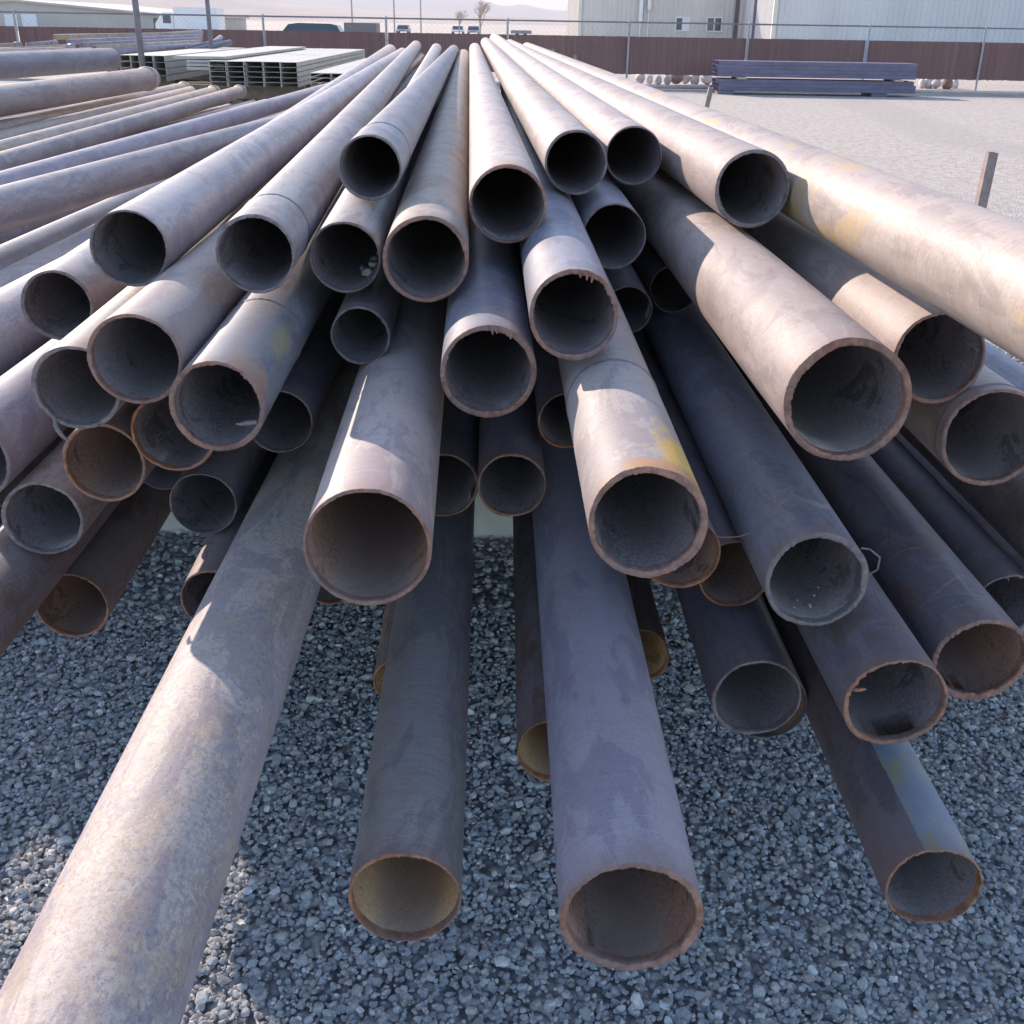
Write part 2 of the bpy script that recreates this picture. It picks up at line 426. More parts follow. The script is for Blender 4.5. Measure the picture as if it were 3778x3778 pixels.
def stone_mat():
    m, nt, b = newmat('crushed_stone')
    at_ = N(nt, 'ShaderNodeAttribute'); at_.attribute_name = 'tint'
    tc = N(nt, 'ShaderNodeTexCoord')
    f = noise(nt, tc.outputs['Object'], 70, 5, 0.7)
    col = ramp(nt, at_.outputs['Fac'], [(0.0, (0.29, 0.285, 0.295)), (0.25, (0.38, 0.375, 0.38)), (0.55, (0.46, 0.45, 0.445)), (0.74, (0.53, 0.515, 0.50)),
                                        (0.86, (0.47, 0.40, 0.34)), (0.95, (0.60, 0.575, 0.55)), (1.0, (0.74, 0.71, 0.67))])
    col = mix(nt, 1.0, col, ramp(nt, f, [(0.3, 0.72), (0.7, 1.25)]), 'MULTIPLY')
    nt.links.new(col, b.inputs['Base Color']); setin(b, Roughness=0.72)
    b.inputs['Specular IOR Level'].default_value = 0.2; b.inputs['Diffuse Roughness'].default_value = 0.8
    bp = N(nt, 'ShaderNodeBump'); setin(bp, Strength=0.4, Distance=0.002)
    nt.links.new(noise(nt, tc.outputs['Object'], 420, 3, .6), bp.inputs['Height']); nt.links.new(bp.outputs[0], b.inputs['Normal'])
    return m
gr = stones_mesh([scatter(500, -1.7, 2.1, .75, 3.1, .018, .025, .004, 7), scatter(42000, -1.7, 2.1, .75, 3.1, .006, .018, .004, 1), scatter(26000, -1.7, 2.1, .75, 3.1, .0045, .010, .009, 2),
                  scatter(30000, -2.7, 3.2, 3.1, 6.5, .008, .021, .004, 3),
                  scatter(9000, 2.1, 4.6, .75, 5.5, .007, .021, .004, 4), scatter(9000, -2.7, 4.6, 6.0, 9.0, .008, .021, .004, 5), scatter(5000, 3.0, 6.5, 2.0, 10.5, .008, .021, .004, 6)])
gr.data.materials.append(stone_mat())
tag(gr, 'loose grey crushed stone covering the yard under and before the pipe pile', 'gravel', kind='stuff')

# ------------------------------------------------------------------ bearers under the pile
conc = plain('pale_concrete', (0.50, 0.48, 0.46), 0.85, 0.15, 5, bump=0.5)
for k, (y, lab) in enumerate([(3.64, 'pale concrete bearer lying across under the near end of the pipe pile'),
                              (9.0, 'pale concrete bearer under the middle of the pipe pile'), (14.0, 'pale concrete bearer under the far end of the pipe pile')]):
    mb = MB(); mb.box((-2.6, y, -.02), (1.75, y + .28, .235), bev=.015)
    tag(mb.build('concrete_bearer', conc), lab, 'bearer', 'bearers under the pipe pile')

# ------------------------------------------------------------------ more pipe looks
MT['ycap'] = steel('yellow_capped_steel', (0.32, 0.265, 0.245), dust=0.6, rust=0.12, streak=0.3,
                   spots=[(-0.055, 0.065, 0.06, 0.05, 0.15, (0.62, 0.38, 0.09), 1.0), (-0.035, 0.075, 0.01, 0.11, 0.035, (0.55, 0.27, 0.09), 0.9)])
MT['bluesp'] = steel('heat_stained_blue_steel', (0.19, 0.19, 0.22), dust=0.45, rust=0.15, rough=0.36, streak=0.3,
                     spots=[(-0.06, 0.055, 0.02, 0.05, 0.07, (0.42, 0.25, 0.16), 0.8), (-0.07, 0.04, 0.25, 0.03, 0.12, (0.34, 0.30, 0.16), 0.7)])
MT['bluep'] = steel('bare_rolled_steel', (0.25, 0.235, 0.23), dust=0.4, rust=0.12, rough=0.36, streak=0.4)
MT['lav'] = steel('lavender_scale_steel', (0.28, 0.25, 0.30), dust=0.5, dustc=(0.40, 0.35, 0.37), rust=0.12, rough=0.45, streak=0.22)
MT['pipeb'] = steel('brown_grey_scale_steel', (0.235, 0.19, 0.19), dust=0.5, rust=0.12, streak=0.2)
MT['strip'] = steel('painted_strip_brown_steel', (0.15, 0.115, 0.125), dust=0.3, dustc=(0.28, 0.24, 0.24), rust=0.2, streak=0.2,
                    strip=(-0.027, (0.25, 0.27, 0.33), (0.30, 0.30, 0.32), (0.36, 0.33, 0.15)))

# ------------------------------------------------------------------ pipes
def fbm(th, seed, octs, amp):
    """closed noise round a ring"""
    r = np.random.default_rng(seed); o = np.zeros_like(th)
    for k, a in octs:
        for _ in range(2): o += a * np.cos(k * th + r.uniform(0, 6.28)) * r.uniform(0.5, 1)
    return o * amp

def make_pipe(key, p, D, d, mat, cut, bore, wall, rag, L, welds, label, group):
    seed = abs(hash_(key)) % 99991; wall = wall * 0.8; rag = rag * 0.7
    r = d / 2; n = 112 if p[1] > 3.2 else 160
    th = np.linspace(0, 2 * np.pi, n, endpoint=False)
    q = np.random.default_rng(seed)
    # torch-cut end: uneven length and uneven bore edge
    ez = fbm(th, seed + 1, [(1, .5), (2, .35), (3, .25), (7, .12), (13, .08)], 0.0045 * (0.5 + rag))
    ez += q.normal(0, 0.0005 + 0.0007 * rag, n)
    ez -= ez.mean()
    ro = np.full(n, r) + fbm(th, seed + 2, [(2, .6), (5, .2)], 0.0012)
    rw = fbm(th, seed + 3, [(1, .8), (2, .5), (4, .25), (9, .08)], wall * 0.2)
    teeth = np.zeros(n)
    if rag > 0.25:
        q2 = q.random(n); sm = np.convolve(np.r_[q2, q2[:4]], np.ones(3) / 3, 'same')[:n]
        zone = np.clip(fbm(th, seed + 4, [(1, 1), (2, .8), (3, .5)], 1.0), 0, 1)
        teeth = (sm ** 2) * zone * wall * 0.9 * rag
    ri = r - wall - rw - teeth + q.normal(0, .0003 + .0004 * rag, n)
    def ring(rad, z):
        rad = np.broadcast_to(rad, (n,)); z = np.broadcast_to(z, (n,))
        return np.stack([rad * np.cos(th), rad * np.sin(th), z], 1)
    zs = [0.02, 0.08, 0.3, 0.8, 1.6, 3.0, 5.0, 8.0, L]
    zs = [z for z in zs if z < L * 0.999] + [L]
    R = [ring(ro, ez + 0.0015)] + [ring(ro if z < 0.1 else np.full(n, r), z) for z in zs]
    no = len(R)
    R += [ring(np.full(n, r - wall), L)] + [ring(np.full(n, r - wall), z) for z in zs[::-1][1:]]
    R += [ring(r - wall - rw * 0.5, ez + 0.016)]
    V = np.concatenate(R); nr = len(R); F = []; FM = []
    for k in range(nr - 1):
        for i in range(n):
            j = (i + 1) % n
            F.append((k * n + i, k * n + j, (k + 1) * n + j, (k + 1) * n + i)); FM.append(0 if k < no else 1)
    sm = [k != no - 1 for k in range(nr - 1) for _ in range(n)]
    o = mesh_obj('steel_pipe', V.tolist(), F, [MT[mat], INN[bore]], fm=FM, sm_list=sm)
    # sharp corner handled by separate cut face
    m1 = ro - 0.0012; 
    C = [ring(ro, ez + 0.0015), ring(m1, ez + 0.0002), ring(m1 * 0.66 + ri * 0.34, ez - 0.0003 + q.normal(0, .0006, n)), ring(m1 * 0.33 + ri * 0.67, ez - 0.0004 + q.normal(0, .0006, n)),
         ring(ri + 0.0008, ez + 0.0004), ring(ri, ez + 0.0022), ring(r - wall - rw - teeth * 0.25, ez + 0.009), ring(r - wall - rw * 0.5, ez + 0.016)]
    CV = np.concatenate(C); CF = []
    for k in range(len(C) - 1):
        for i in range(n):
            j = (i + 1) % n
            CF.append((k * n + i, (k + 1) * n + i, (k + 1) * n + j, k * n + j))
    mesh_obj('cut_rim', CV.tolist(), CF, CUT[cut], o, smooth=True)
    for w in welds:
        collar = w < 0
        w = L + w if collar else w
        wb = []
        h, wd = (0.012, 0.05) if collar else (0.0016, 0.005)
        prof = [(-wd, -.0005), (-wd * .7, h * .8), (0, h), (wd * .7, h * .8), (wd, -.0005)]
        wz = fbm(th, seed + 9, [(1, .4), (2, .4), (9, .2), (17, .25)], 0.0025 if not collar else 0)
        for a, b_ in prof: wb.append(ring(r + b_ + (0 if collar else fbm(th, seed + 11, [(21, .3), (34, .3)], .0004)), w + a + wz))
        WV = np.concatenate(wb); WF = [(k * n + i, k * n + (i + 1) % n, (k + 1) * n + (i + 1) % n, (k + 1) * n + i) for k in range(4) for i in range(n)]
        mesh_obj('collar' if collar else 'weld_seam', WV.tolist(), WF, MT[mat] if collar else MT['dark'], o, smooth=True)
    Dv = Vector(D); Xv = Dv.cross(Vector((0, 0, 1))).normalized(); Yv = Xv.cross(Dv).normalized()
    # local z runs away from the near end; y stays up
    mm = Matrix((-Xv, Yv, Dv)).transposed()     # x to the left, y up, z away
    m4 = mm.to_4x4(); m4.translation = Vector(p)
    o.matrix_world = m4
    tag(o, label, 'steel pipe', group)
    return o

def hash_(s):
    h = 7
    for c in s: h = (h * 131 + ord(c)) & 0xffffff
    return h

def slag(pipe, ang, r, shape, mat):
    """a sliver of slag or torn metal on a rim; shape = list of (radial, tangential, along, radius)"""
    mb = MB(); pts = []
    er = Vector((math.cos(ang), math.sin(ang), 0)); et = Vector((-math.sin(ang), math.cos(ang), 0))
    for (a, b_, z, w) in shape: pts.append((er * (r + a) + et * b_ + Vector((0, 0, z)), w))
    for (p0, w0), (p1, w1) in zip(pts, pts[1:]): mb.tube(p0, p1, w0, w1, 7)
    return mb.build('slag_burr', mat, pipe)

# key, near end, direction, diameter, steel, cut face, bore, wall, raggedness, length, welds, label, group
PIPES = [
    ('A', (-0.3151, 2.4075, 1.4639), (-0.04291, 0.99907, -0.00459), 0.1357, 'blue', 'grey', 'dark', 0.007, 0.2, 13.81, [0.32],
     'grey pipe with a weld ring, its round end highest left of the pile centre', 'pipes in the big near pile'),
    ('B', (-0.1736, 2.092, 1.3343), (-0.04234, 0.9991, -0.00029), 0.1656, 'yellow', 'red', 'dark', 0.01, 0.6, 14.22, [],
     'yellow-stained pipe with thick reddish cut rim, high on the pile just left of centre', 'pipes in the big near pile'),
    ('C', (-0.0191, 2.2786, 1.412), (-0.04257, 0.99909, -0.00043), 0.1582, 'pale', 'red', 'dark', 0.007, 0.8, 14.73, [],
     'pale upright-running pipe with ragged cut rim at the top centre of the pile', 'pipes in the big near pile'),
    ('D', (0.1393, 2.7061, 1.4485), (-0.04368, 0.99904, 0.00214), 0.1495, 'pale', 'grey', 'dark', 0.007, 0.2, 14.71, [],
     'pale pipe with a yellow line on top, left of two ends near the crest', 'pipes in the big near pile'),
    ('E', (0.3062, 2.9987, 1.4357), (-0.04642, 0.9989, 0.00646), 0.1498, 'pink', 'grey', 'dark', 0.006, 0.2, 14.82, [],
     'pale pinkish pipe, right of two ends side by side near the crest', 'pipes in the big near pile'),
    ('F', (0.5186, 2.4752, 1.4245), (-0.04417, 0.99902, 0.00163), 0.1671, 'pink', 'grey', 'dark', 0.01, 0.4, 15.14, [],
     'pinkish pipe with thick dark rim, highest open end on the right of the pile', 'pipes in the big near pile'),
    ('G', (0.7447, 1.144, 1.4133), (-0.04011, 0.9992, 0.00035), 0.1675, 'tan', 'red', 'dark', 0.01, 0.4, 15.87, [],
     'large yellow-streaked pipe along the right crest, running out of the right edge', 'pipes in the big near pile'),
    ('H', (0.5094, 1.5821, 1.2317), (-0.02693, 0.99964, 0.00046), 0.1958, 'pink', 'red', 'dark', 0.014, 0.7, 14.62, [],
     'very wide sunlit pinkish pipe with broad ragged rim right of centre', 'pipes in the big near pile'),
    ('I', (0.7484, 1.8559, 1.2229), (-0.03148, 0.9995, -2e-05), 0.1651, 'pink', 'red', 'dark', 0.008, 0.3, 14.15, [],
     'sunlit pinkish pipe whose end tucks behind the widest rim on the right', 'pipes in the big near pile'),
    ('J', (0.8552, 1.8209, 1.0889), (-0.01836, 0.99983, 0.00018), 0.1832, 'tan', 'red', 'dark', 0.01, 0.5, 14.18, [0.03],
     'tan pipe with open end at the right edge, below the pinkish sunlit one', 'pipes in the big near pile'),
    ('K', (0.8206, 1.6212, 0.7495), (-0.01801, 0.99984, -6e-05), 0.1681, 'dark', 'red', 'rust', 0.012, 0.9, 14.38, [],
     'dark blue-black pipe with ragged crumbling rim at the right edge, lower right', 'pipes in the big near pile'),
    ('L', (1.0089, 1.9373, 0.6873), (-0.01832, 0.99983, -0.00036), 0.14, 'dark', 'grey', 'dark', 0.007, 0.8, 14.07, [],
     'dark pipe half hidden behind the crumbling rim at the right edge', 'pipes in the big near pile'),
    ('O', (0.5087, 1.6001, 0.9123), (-0.01355, 0.99991, 0.00049), 0.1736, 'blue', 'grey', 'dark', 0.011, 0.8, 14.4, [],
     'long dull blue-grey pipe with torn rim, in the middle of the right half', 'pipes in the big near pile'),
    ('P', (0.1832, 1.3172, 1.1425), (-0.01861, 0.99983, -0.00089), 0.1617, 'ycap', 'red', 'dark', 0.012, 0.6, 14.69, [0.5],
     'pipe with orange-yellow stain above its wide end, just right of centre', 'pipes in the big near pile'),
    ('Q', (0.0991, 1.8041, 1.3025), (-0.02341, 0.99973, -0.00033), 0.1529, 'blue', 'red', 'dark', 0.01, 1.0, 14.4, [],
     'blue-grey pipe with slag drips in its rim, under the top centre pipe to the right', 'pipes in the big near pile'),
    ('R', (-0.0447, 1.8214, 1.1946), (-0.03623, 0.99934, -9e-05), 0.168, 'blue', 'red', 'dark', 0.012, 1.0, 14.19, [],
     'blue-grey pipe with broad torn rim and slag tooth, at the centre of the pile', 'pipes in the big near pile'),
    ('S', (-0.2142, 1.446, 1.0346), (-0.04036, 0.99916, -0.00767), 0.1923, 'pink', 'red', 'rust', 0.008, 0.3, 14.37, [],
     'sunlit dusty pipe with wide open end at the centre left, above the gravel', 'pipes in the big near pile'),
    ('T', (-0.4474, 0.6512, 0.7591), (-0.01689, 0.99986, -0.00158), 0.1933, 'speck', 'red', 'rust', 0.01, 0.3, 14.95, [],
     'longest foreground pipe, dusty and rust-speckled, leaving by the lower left corner', 'pipes in the big near pile'),
    ('Ul', (-0.149, 1.2277, 0.566), (-0.02485, 0.99969, -5e-05), 0.168, 'bluep', 'orange', 'ochre', 0.006, 0.3, 14.38, [],
     'bare grey pipe with thin rim and ochre bore, low in the middle over the gravel', 'pipes in the big near pile'),
    ('V', (0.1669, 1.0842, 0.6754), (-0.01781, 0.99984, 0.00022), 0.1888, 'lav', 'red', 'rust', 0.012, 0.5, 14.52, [],
     'wide lavender-grey pipe with thick rusty rim, lowest in the middle', 'pipes in the big near pile'),
    ('Wr', (0.7142, 1.3962, 0.446), (-0.00831, 0.99997, -0.00015), 0.1609, 'strip', 'orange', 'dark', 0.005, 0.4, 14.2, [],
     'dark brown pipe with a grey and yellow painted strip, lowest on the right', 'pipes in the big near pile'),
    ('X', (0.6347, 1.4964, 0.7418), (-0.02273, 0.99974, 0.00034), 0.1713, 'dark', 'orange', 'dark', 0.008, 0.9, 14.31, [],
     'dark pipe with bright orange-rust cut rim and a slag spur, lower right', 'pipes in the big near pile'),
    ('Y', (0.4683, 1.7285, 0.5909), (-0.01575, 0.99988, -0.00024), 0.1675, 'dark', 'grey', 'dark', 0.007, 0.6, 14.07, [],
     'dark thin-walled pipe in front of another rim, lower right of centre', 'pipes in the big near pile'),
    ('Y2', (0.5472, 1.922, 0.4444), (-0.01589, 0.99987, -0.00033), 0.1678, 'brown', 'grey', 'rust', 0.005, 0.3, 13.88, [],
     'brown pipe peeking out below and behind the dark thin-walled one', 'pipes in the big near pile'),
    ('AA', (0.2989, 1.7122, 0.9028), (-0.02027, 0.99979, -3e-05), 0.14, 'dark', 'orange', 'rust', 0.005, 0.3, 13.89, [],
     'dark pipe whose thin rim shows below the orange-stained pipe end', 'pipes in the big near pile'),
    ('AB', (0.4431, 1.9016, 0.7656), (-0.02101, 0.99978, 0.00012), 0.1463, 'dark', 'orange', 'rust', 0.006, 0.3, 13.7, [],
     'dark pipe partly hidden left of the torn blue-grey pipe end', 'pipes in the big near pile'),
    ('AC', (0.4528, 3.0899, 1.0651), (-0.01795, 0.99984, 0.00014), 0.1394, 'dark', 'grey', 'dark', 0.005, 0.2, 12.11, [],
     'small shaded pipe end deep under the crest on the right', 'pipes in the big near pile'),
    ('AD', (0.2881, 2.7413, 1.086), (-0.01776, 0.99984, -0.00023), 0.1247, 'dark', 'grey', 'dark', 0.005, 0.2, 12.46, [],
     'small pipe end deep in shade right of the slag-dripped rim', 'pipes in the big near pile'),
    ('AE', (0.2313, 2.6236, 1.29), (-0.02113, 0.99978, -0.00055), 0.1539, 'blue', 'grey', 'dark', 0.006, 0.3, 13.78, [],
     'shaded pipe end below the pair of ends near the crest', 'pipes in the big near pile'),
    ('AF', (0.1104, 2.1126, 1.0045), (-0.02029, 0.99979, -4e-05), 0.12, 'dark', 'orange', 'dark', 0.005, 0.3, 13.29, [],
     'small shaded pipe end left of the orange-stained pipe', 'pipes in the big near pile'),
    ('AG', (-0.0009, 2.0299, 0.8929), (-0.02371, 0.99972, -5e-05), 0.14, 'dark', 'red', 'dark', 0.006, 0.3, 13.37, [],
     'dull pipe end straight below the torn rim at the pile centre', 'pipes in the big near pile'),
    ('AH', (-0.1479, 2.1637, 0.835), (-0.03385, 0.99942, 0.00346), 0.1493, 'dark', 'red', 'dark', 0.006, 0.5, 13.24, [],
     'pipe end half hidden to the right of the wide sunlit centre-left pipe', 'pipes in the big near pile'),
    ('AI', (-0.3144, 2.1561, 1.1652), (-0.04019, 0.99918, 0.00492), 0.1208, 'dark', 'grey', 'dark', 0.006, 0.7, 13.25, [],
     'small shaded pipe end left of the wide sunlit pipe body', 'pipes in the big near pile'),
    ('AJ', (-0.3441, 2.195, 1.3154), (-0.05689, 0.99835, 0.00722), 0.1428, 'grey', 'grey', 'dark', 0.006, 0.3, 13.83, [],
     'pipe with white lumps of dirt in its bore, upper left of centre', 'pipes in the big near pile'),
    ('AK', (-0.4774, 1.996, 1.3579), (-0.06627, 0.99778, 0.00623), 0.1433, 'grey', 'grey', 'dark', 0.007, 0.4, 14.04, [0.24],
     'grey pipe with a dark weld seam close behind its end, upper left', 'pipes in the big near pile'),
    ('AL', (-0.7589, 2.1419, 1.3354), (-0.05948, 0.99823, 0.0014), 0.1495, 'grey', 'grey', 'dark', 0.006, 0.3, 13.68, [],
     'grey pipe with a scratched side, highest open end on the left', 'pipes in the big near pile'),
    ('AM', (-1.0471, 2.4455, 1.1455), (-0.05074, 0.99854, 0.01857), 0.1623, 'grey', 'grey', 'dark', 0.01, 0.4, 13.17, [],
     'pipe with open end farthest left, below the highest left end', 'pipes in the big near pile'),
    ('AN', (-0.7773, 1.838, 1.1476), (-0.03964, 0.99915, 0.01116), 0.1561, 'tan', 'grey', 'dark', 0.009, 0.4, 13.77, [],
     'tan pipe at the left with a metal tag of slag hanging under its rim', 'pipes in the big near pile'),
    ('AO', (-0.6323, 1.7451, 1.2296), (-0.03766, 0.99929, 0.00224), 0.1562, 'pink', 'red', 'dark', 0.008, 0.3, 14.06, [],
     'wide sunlit pipe at the left, its rim overlapping its left neighbour', 'pipes in the big near pile'),
    ('AP', (-0.485, 1.6815, 1.1712), (-0.03652, 0.99931, 0.00629), 0.155, 'bluesp', 'red', 'dark', 0.01, 0.9, 14.13, [0.42],
     'blue-grey pipe with orange heat stain and a slag sliver in its bore, left of centre', 'pipes in the big near pile'),
    ('AQ', (-0.4876, 2.1323, 0.9858), (-0.03456, 0.9994, -0.00269), 0.138, 'dark', 'grey', 'dark', 0.005, 0.3, 13.48, [],
     'dark pipe end tucked right of the heat-stained one', 'pipes in the big near pile'),
    ('AR', (-0.6293, 1.8853, 1.049), (-0.03417, 0.99938, -0.00877), 0.154, 'dark', 'orange', 'dark', 0.007, 0.5, 13.72, [],
     'shaded pipe end between and under the two wide left ends', 'pipes in the big near pile'),
    ('AS', (-0.7812, 1.9214, 0.9718), (-0.03467, 0.9994, -0.00222), 0.159, 'brown', 'orange', 'rust', 0.008, 0.4, 13.69, [],
     'brown pipe end with thin rusty rim, left, below the tan one', 'pipes in the big near pile'),
    ('AT', (-0.9717, 2.033, 0.799), (-0.0297, 0.99956, -0.00051), 0.1646, 'brown', 'grey', 'dark', 0.009, 0.6, 13.57, [],
     'brown pipe with a bluish bore at the left edge', 'pipes in the big near pile'),
    ('AU', (-0.6553, 2.0978, 0.8109), (-0.03046, 0.99953, -0.00229), 0.1405, 'dark', 'grey', 'dark', 0.004, 0.2, 13.51, [],
     'thin-rimmed dark pipe with a pale fleck inside, left over the gravel', 'pipes in the big near pile'),
    ('AV', (-0.807, 2.3062, 0.821), (-0.03114, 0.99951, -0.00185), 0.136, 'dark', 'grey', 'dark', 0.004, 0.2, 13.1, [],
     'almost hidden dark pipe end behind the thin-rimmed one at left', 'pipes in the big near pile'),
    ('AW', (-1.0364, 2.2332, 0.4803), (-0.0499, 0.99875, -0.00127), 0.1713, 'brown', 'orange', 'rust', 0.007, 0.3, 13.38, [],
     'dark pipe with bright orange rim, lowest at the left over the shaded gravel', 'pipes in the big near pile'),
    ('AX', (-0.6075, 1.9417, 0.6689), (-0.04513, 0.99898, -0.00051), 0.1321, 'brown', 'red', 'dark', 0.006, 0.6, 13.67, [],
     'brown pipe end cut off from view by the longest foreground pipe', 'pipes in the big near pile'),
    ('AY', (-0.2596, 2.1749, 0.3211), (-0.02953, 0.99956, 0.00164), 0.1256, 'brown', 'orange', 'ochre', 0.005, 0.3, 13.23, [],
     'small pipe end peeking out left of the bare grey pipe', 'pipes in the big near pile'),
    ('AZ', (0.3071, 2.2118, 0.3795), (-0.02028, 0.99979, -7e-05), 0.145, 'brown', 'orange', 'ochre', 0.005, 0.3, 13.19, [],
     'small pipe end peeking out right of the wide lavender-grey pipe', 'pipes in the big near pile'),
    ('BA', (0.0879, 1.6495, 0.5211), (-0.01359, 0.99991, -0.00072), 0.1424, 'brown', 'orange', 'ochre', 0.005, 0.4, 13.75, [],
     'pipe with thin orange rim half hidden left of the wide lavender-grey pipe', 'pipes in the big near pile'),
    ('BC', (-0.4059, 2.1324, 0.6013), (-0.02945, 0.99957, -0.00013), 0.1004, 'brown', 'orange', 'dark', 0.005, 0.3, 12.87, [],
     'sliver of a small rusty pipe end under the wide sunlit centre-left pipe', 'pipes in the big near pile'),
    ('M', (1.3744, 2.1815, 0.4695), (-0.02029, 0.99979, -5e-05), 0.15, 'dark', 'red', 'dark', 0.008, 0.4, 13.42, [],
     'dark shaded pipe running out at the right edge above the half hidden end', 'pipes in the big near pile'),
    ('N', (1.1486, 1.8797, 0.7961), (-0.02029, 0.99979, -5e-05), 0.175, 'brown', 'red', 'dark', 0.008, 0.4, 13.72, [],
     'brown shaded pipe at the right edge directly under the tan open end', 'pipes in the big near pile'),
    ('PR', (1.0434, 1.7856, 1.0434), (-0.02026, 0.99979, -9e-05), 0.15, 'blue', 'red', 'dark', 0.008, 0.4, 13.82, [],
     'blue-lit pipe at the right edge between the large yellow-streaked pipe and the tan end', 'pipes in the big near pile'),
    ('k3', (-1.3034, 2.3918, 1.0073), (-0.0241, 0.99964, -0.01195), 0.2032, 'grey', 'grey', 'dark', 0.008, 0.4, 13.21, [],
     'wide pale pipe running out at the left edge beside the farthest left end', 'pipes in the big near pile'),
    ('l', (-1.1008, 2.0202, 0.9322), (-0.02448, 0.9997, 0.00162), 0.1797, 'lav', 'grey', 'dark', 0.009, 0.4, 13.38, [],
     'lavender-brown pipe running out at the left edge beside the tagged tan pipe', 'pipes in the big near pile'),
    ('m', (-1.066, 1.7538, 0.6527), (-0.02338, 0.99972, -0.00212), 0.1691, 'brown', 'red', 'rust', 0.009, 0.4, 13.65, [],
     'dark brown pipe running out at the left edge above the shaded gravel', 'pipes in the big near pile'),
    ('i', (-1.8732, 3.2533, 1.126), (0.08276, 0.99657, -0.00249), 0.1531, 'grey', 'grey', 'dark', 0.008, 0.3, 9.38, [],
     'thick pipe with two weld rings crossing to the left edge, nearest of the neighbouring rows', 'pipes in the left rows'),
    ('j', (-1.9006, 3.3982, 0.8836), (-0.00572, 0.99998, -0.00044), 0.1727, 'blue', 'grey', 'dark', 0.008, 0.3, 9.6, [],
     'blue shaded pipe in the gutter beside the thick one with weld rings', 'pipes in the left rows'),
    ('k1', (-2.0268, 3.888, 0.7562), (-0.01027, 0.99995, -5e-05), 0.168, 'pale', 'grey', 'dark', 0.006, 0.3, 11.11, [],
     'pale narrow strip of pipe at the left edge, upper of two', 'pipes in the left rows'),
    ('k2', (-1.6698, 3.1912, 0.902), (-0.0106, 0.99994, 0.00133), 0.167, 'pale', 'grey', 'dark', 0.006, 0.3, 12.01, [],
     'pale narrow strip of pipe at the left edge, lower of two', 'pipes in the left rows'),
    ('a', (-6.5355, 0.9674, 1.2893), (0.13128, 0.99134, -5e-05), 0.25, 'blue', 'grey', 'dark', 0.01, 0.1, 13.0, [],
     'thickest pipe of the left rows, highest, with a rounded far end', 'pipes in the left rows'),
    ('a2', (-6.721, 10.3141, 1.3259), (0.13128, 0.99134, -5e-05), 0.06, 'tan', 'grey', 'dark', 0.004, 0.1, 6, [],
     'thin pale pipe lying behind the thickest left pipe', 'pipes in the left rows'),
    ('a3', (-7.8661, 13.6327, 1.2744), (0.13128, 0.99134, -5e-05), 0.06, 'tan', 'grey', 'dark', 0.004, 0.1, 5, [],
     'thinner pale pipe, farthest behind the thickest left pipe', 'pipes in the left rows'),
    ('b', (-3.8335, -0.7287, 1.1634), (-0.00434, 0.99999, -5e-05), 0.22, 'pipeb', 'grey', 'dark', 0.01, 0.1, 13.0, [-0.12],
     'thick brown-grey pipe with a collar at its far end, second of the left rows', 'pipes in the left rows'),
    ('b2', (-3.8544, -0.1626, 0.9495), (-0.02717, 0.99963, 0.00019), 0.1263, 'dark', 'grey', 'dark', 0.008, 0.1, 13.0, [],
     'shaded pipe low in the gap under the thick collared one', 'pipes in the left rows'),
    ('c', (-3.5507, 1.5534, 0.9908), (-0.04802, 0.99884, -0.00213), 0.1154, 'tan', 'grey', 'dark', 0.006, 0.1, 13.0, [-0.12],
     'tan pipe with a collar, uppermost of four slim ones on the left', 'pipes in the left rows'),
    ('d', (-3.4461, 1.3536, 0.9254), (-0.04692, 0.9989, -5e-05), 0.114, 'tan', 'grey', 'dark', 0.006, 0.1, 13.0, [],
     'tan pipe without a collar, second of four slim ones on the left', 'pipes in the left rows'),
    ('e', (-2.9196, 0.6141, 0.9771), (-0.04923, 0.99879, -0.00017), 0.1144, 'tan', 'grey', 'dark', 0.006, 0.1, 13.0, [-0.12],
     'tan pipe with a collar, third of four slim ones on the left', 'pipes in the left rows'),
    ('f', (-2.8358, 1.3667, 0.9344), (-0.04633, 0.99893, -5e-05), 0.1409, 'pipeb', 'grey', 'dark', 0.008, 0.1, 13.0, [-0.12],
     'brown-grey pipe with a collar, lowest and thickest of four on the left', 'pipes in the left rows'),
    ('g1', (-3.9208, 1.1828, 0.7581), (0.02756, 0.99962, -5e-05), 0.08, 'pale', 'grey', 'dark', 0.005, 0.1, 13.0, [],
     'slim pale pipe ending nearest, below the collared left pipes', 'pipes in the left rows'),
    ('g2', (-3.6217, 1.2054, 0.8083), (0.02756, 0.99962, -5e-05), 0.08, 'pale', 'grey', 'dark', 0.005, 0.1, 13.0, [],
     'slim pale pipe ending in the middle of three below the collared left pipes', 'pipes in the left rows'),
    ('g3', (-3.3534, 1.2064, 0.8166), (0.01845, 0.99983, -5e-05), 0.08, 'pale', 'grey', 'dark', 0.005, 0.1, 13.0, [],
     'slim pale pipe ending farthest of three below the collared left pipes', 'pipes in the left rows'),
    ('h', (-2.5672, 1.3919, 0.9944), (0.02187, 0.99976, -5e-05), 0.141, 'lav', 'grey', 'dark', 0.007, 0.1, 13.0, [],
     'lavender pipe whose far end points at the low sheet stack, on the left', 'pipes in the left rows'),
    ('f0', (-2.88, 3.088, 0.33), (-0.01574, 0.99988, -5e-05), 0.168, 'dark', 'grey', 'dark', 0.007, 0.3, 11.91, [],  # from here down: fillers added to stop sun leaking through the piles
     'shaded pipe packed deep inside the pile with hardly any of it showing', 'hidden pipes inside the piles'),
    ('f1', (-2.7, 2.745, 0.33), (-0.01574, 0.99988, -5e-05), 0.168, 'dark', 'grey', 'dark', 0.007, 0.3, 12.26, [],
     'shaded pipe packed deep inside the pile with hardly any of it showing', 'hidden pipes inside the piles'),
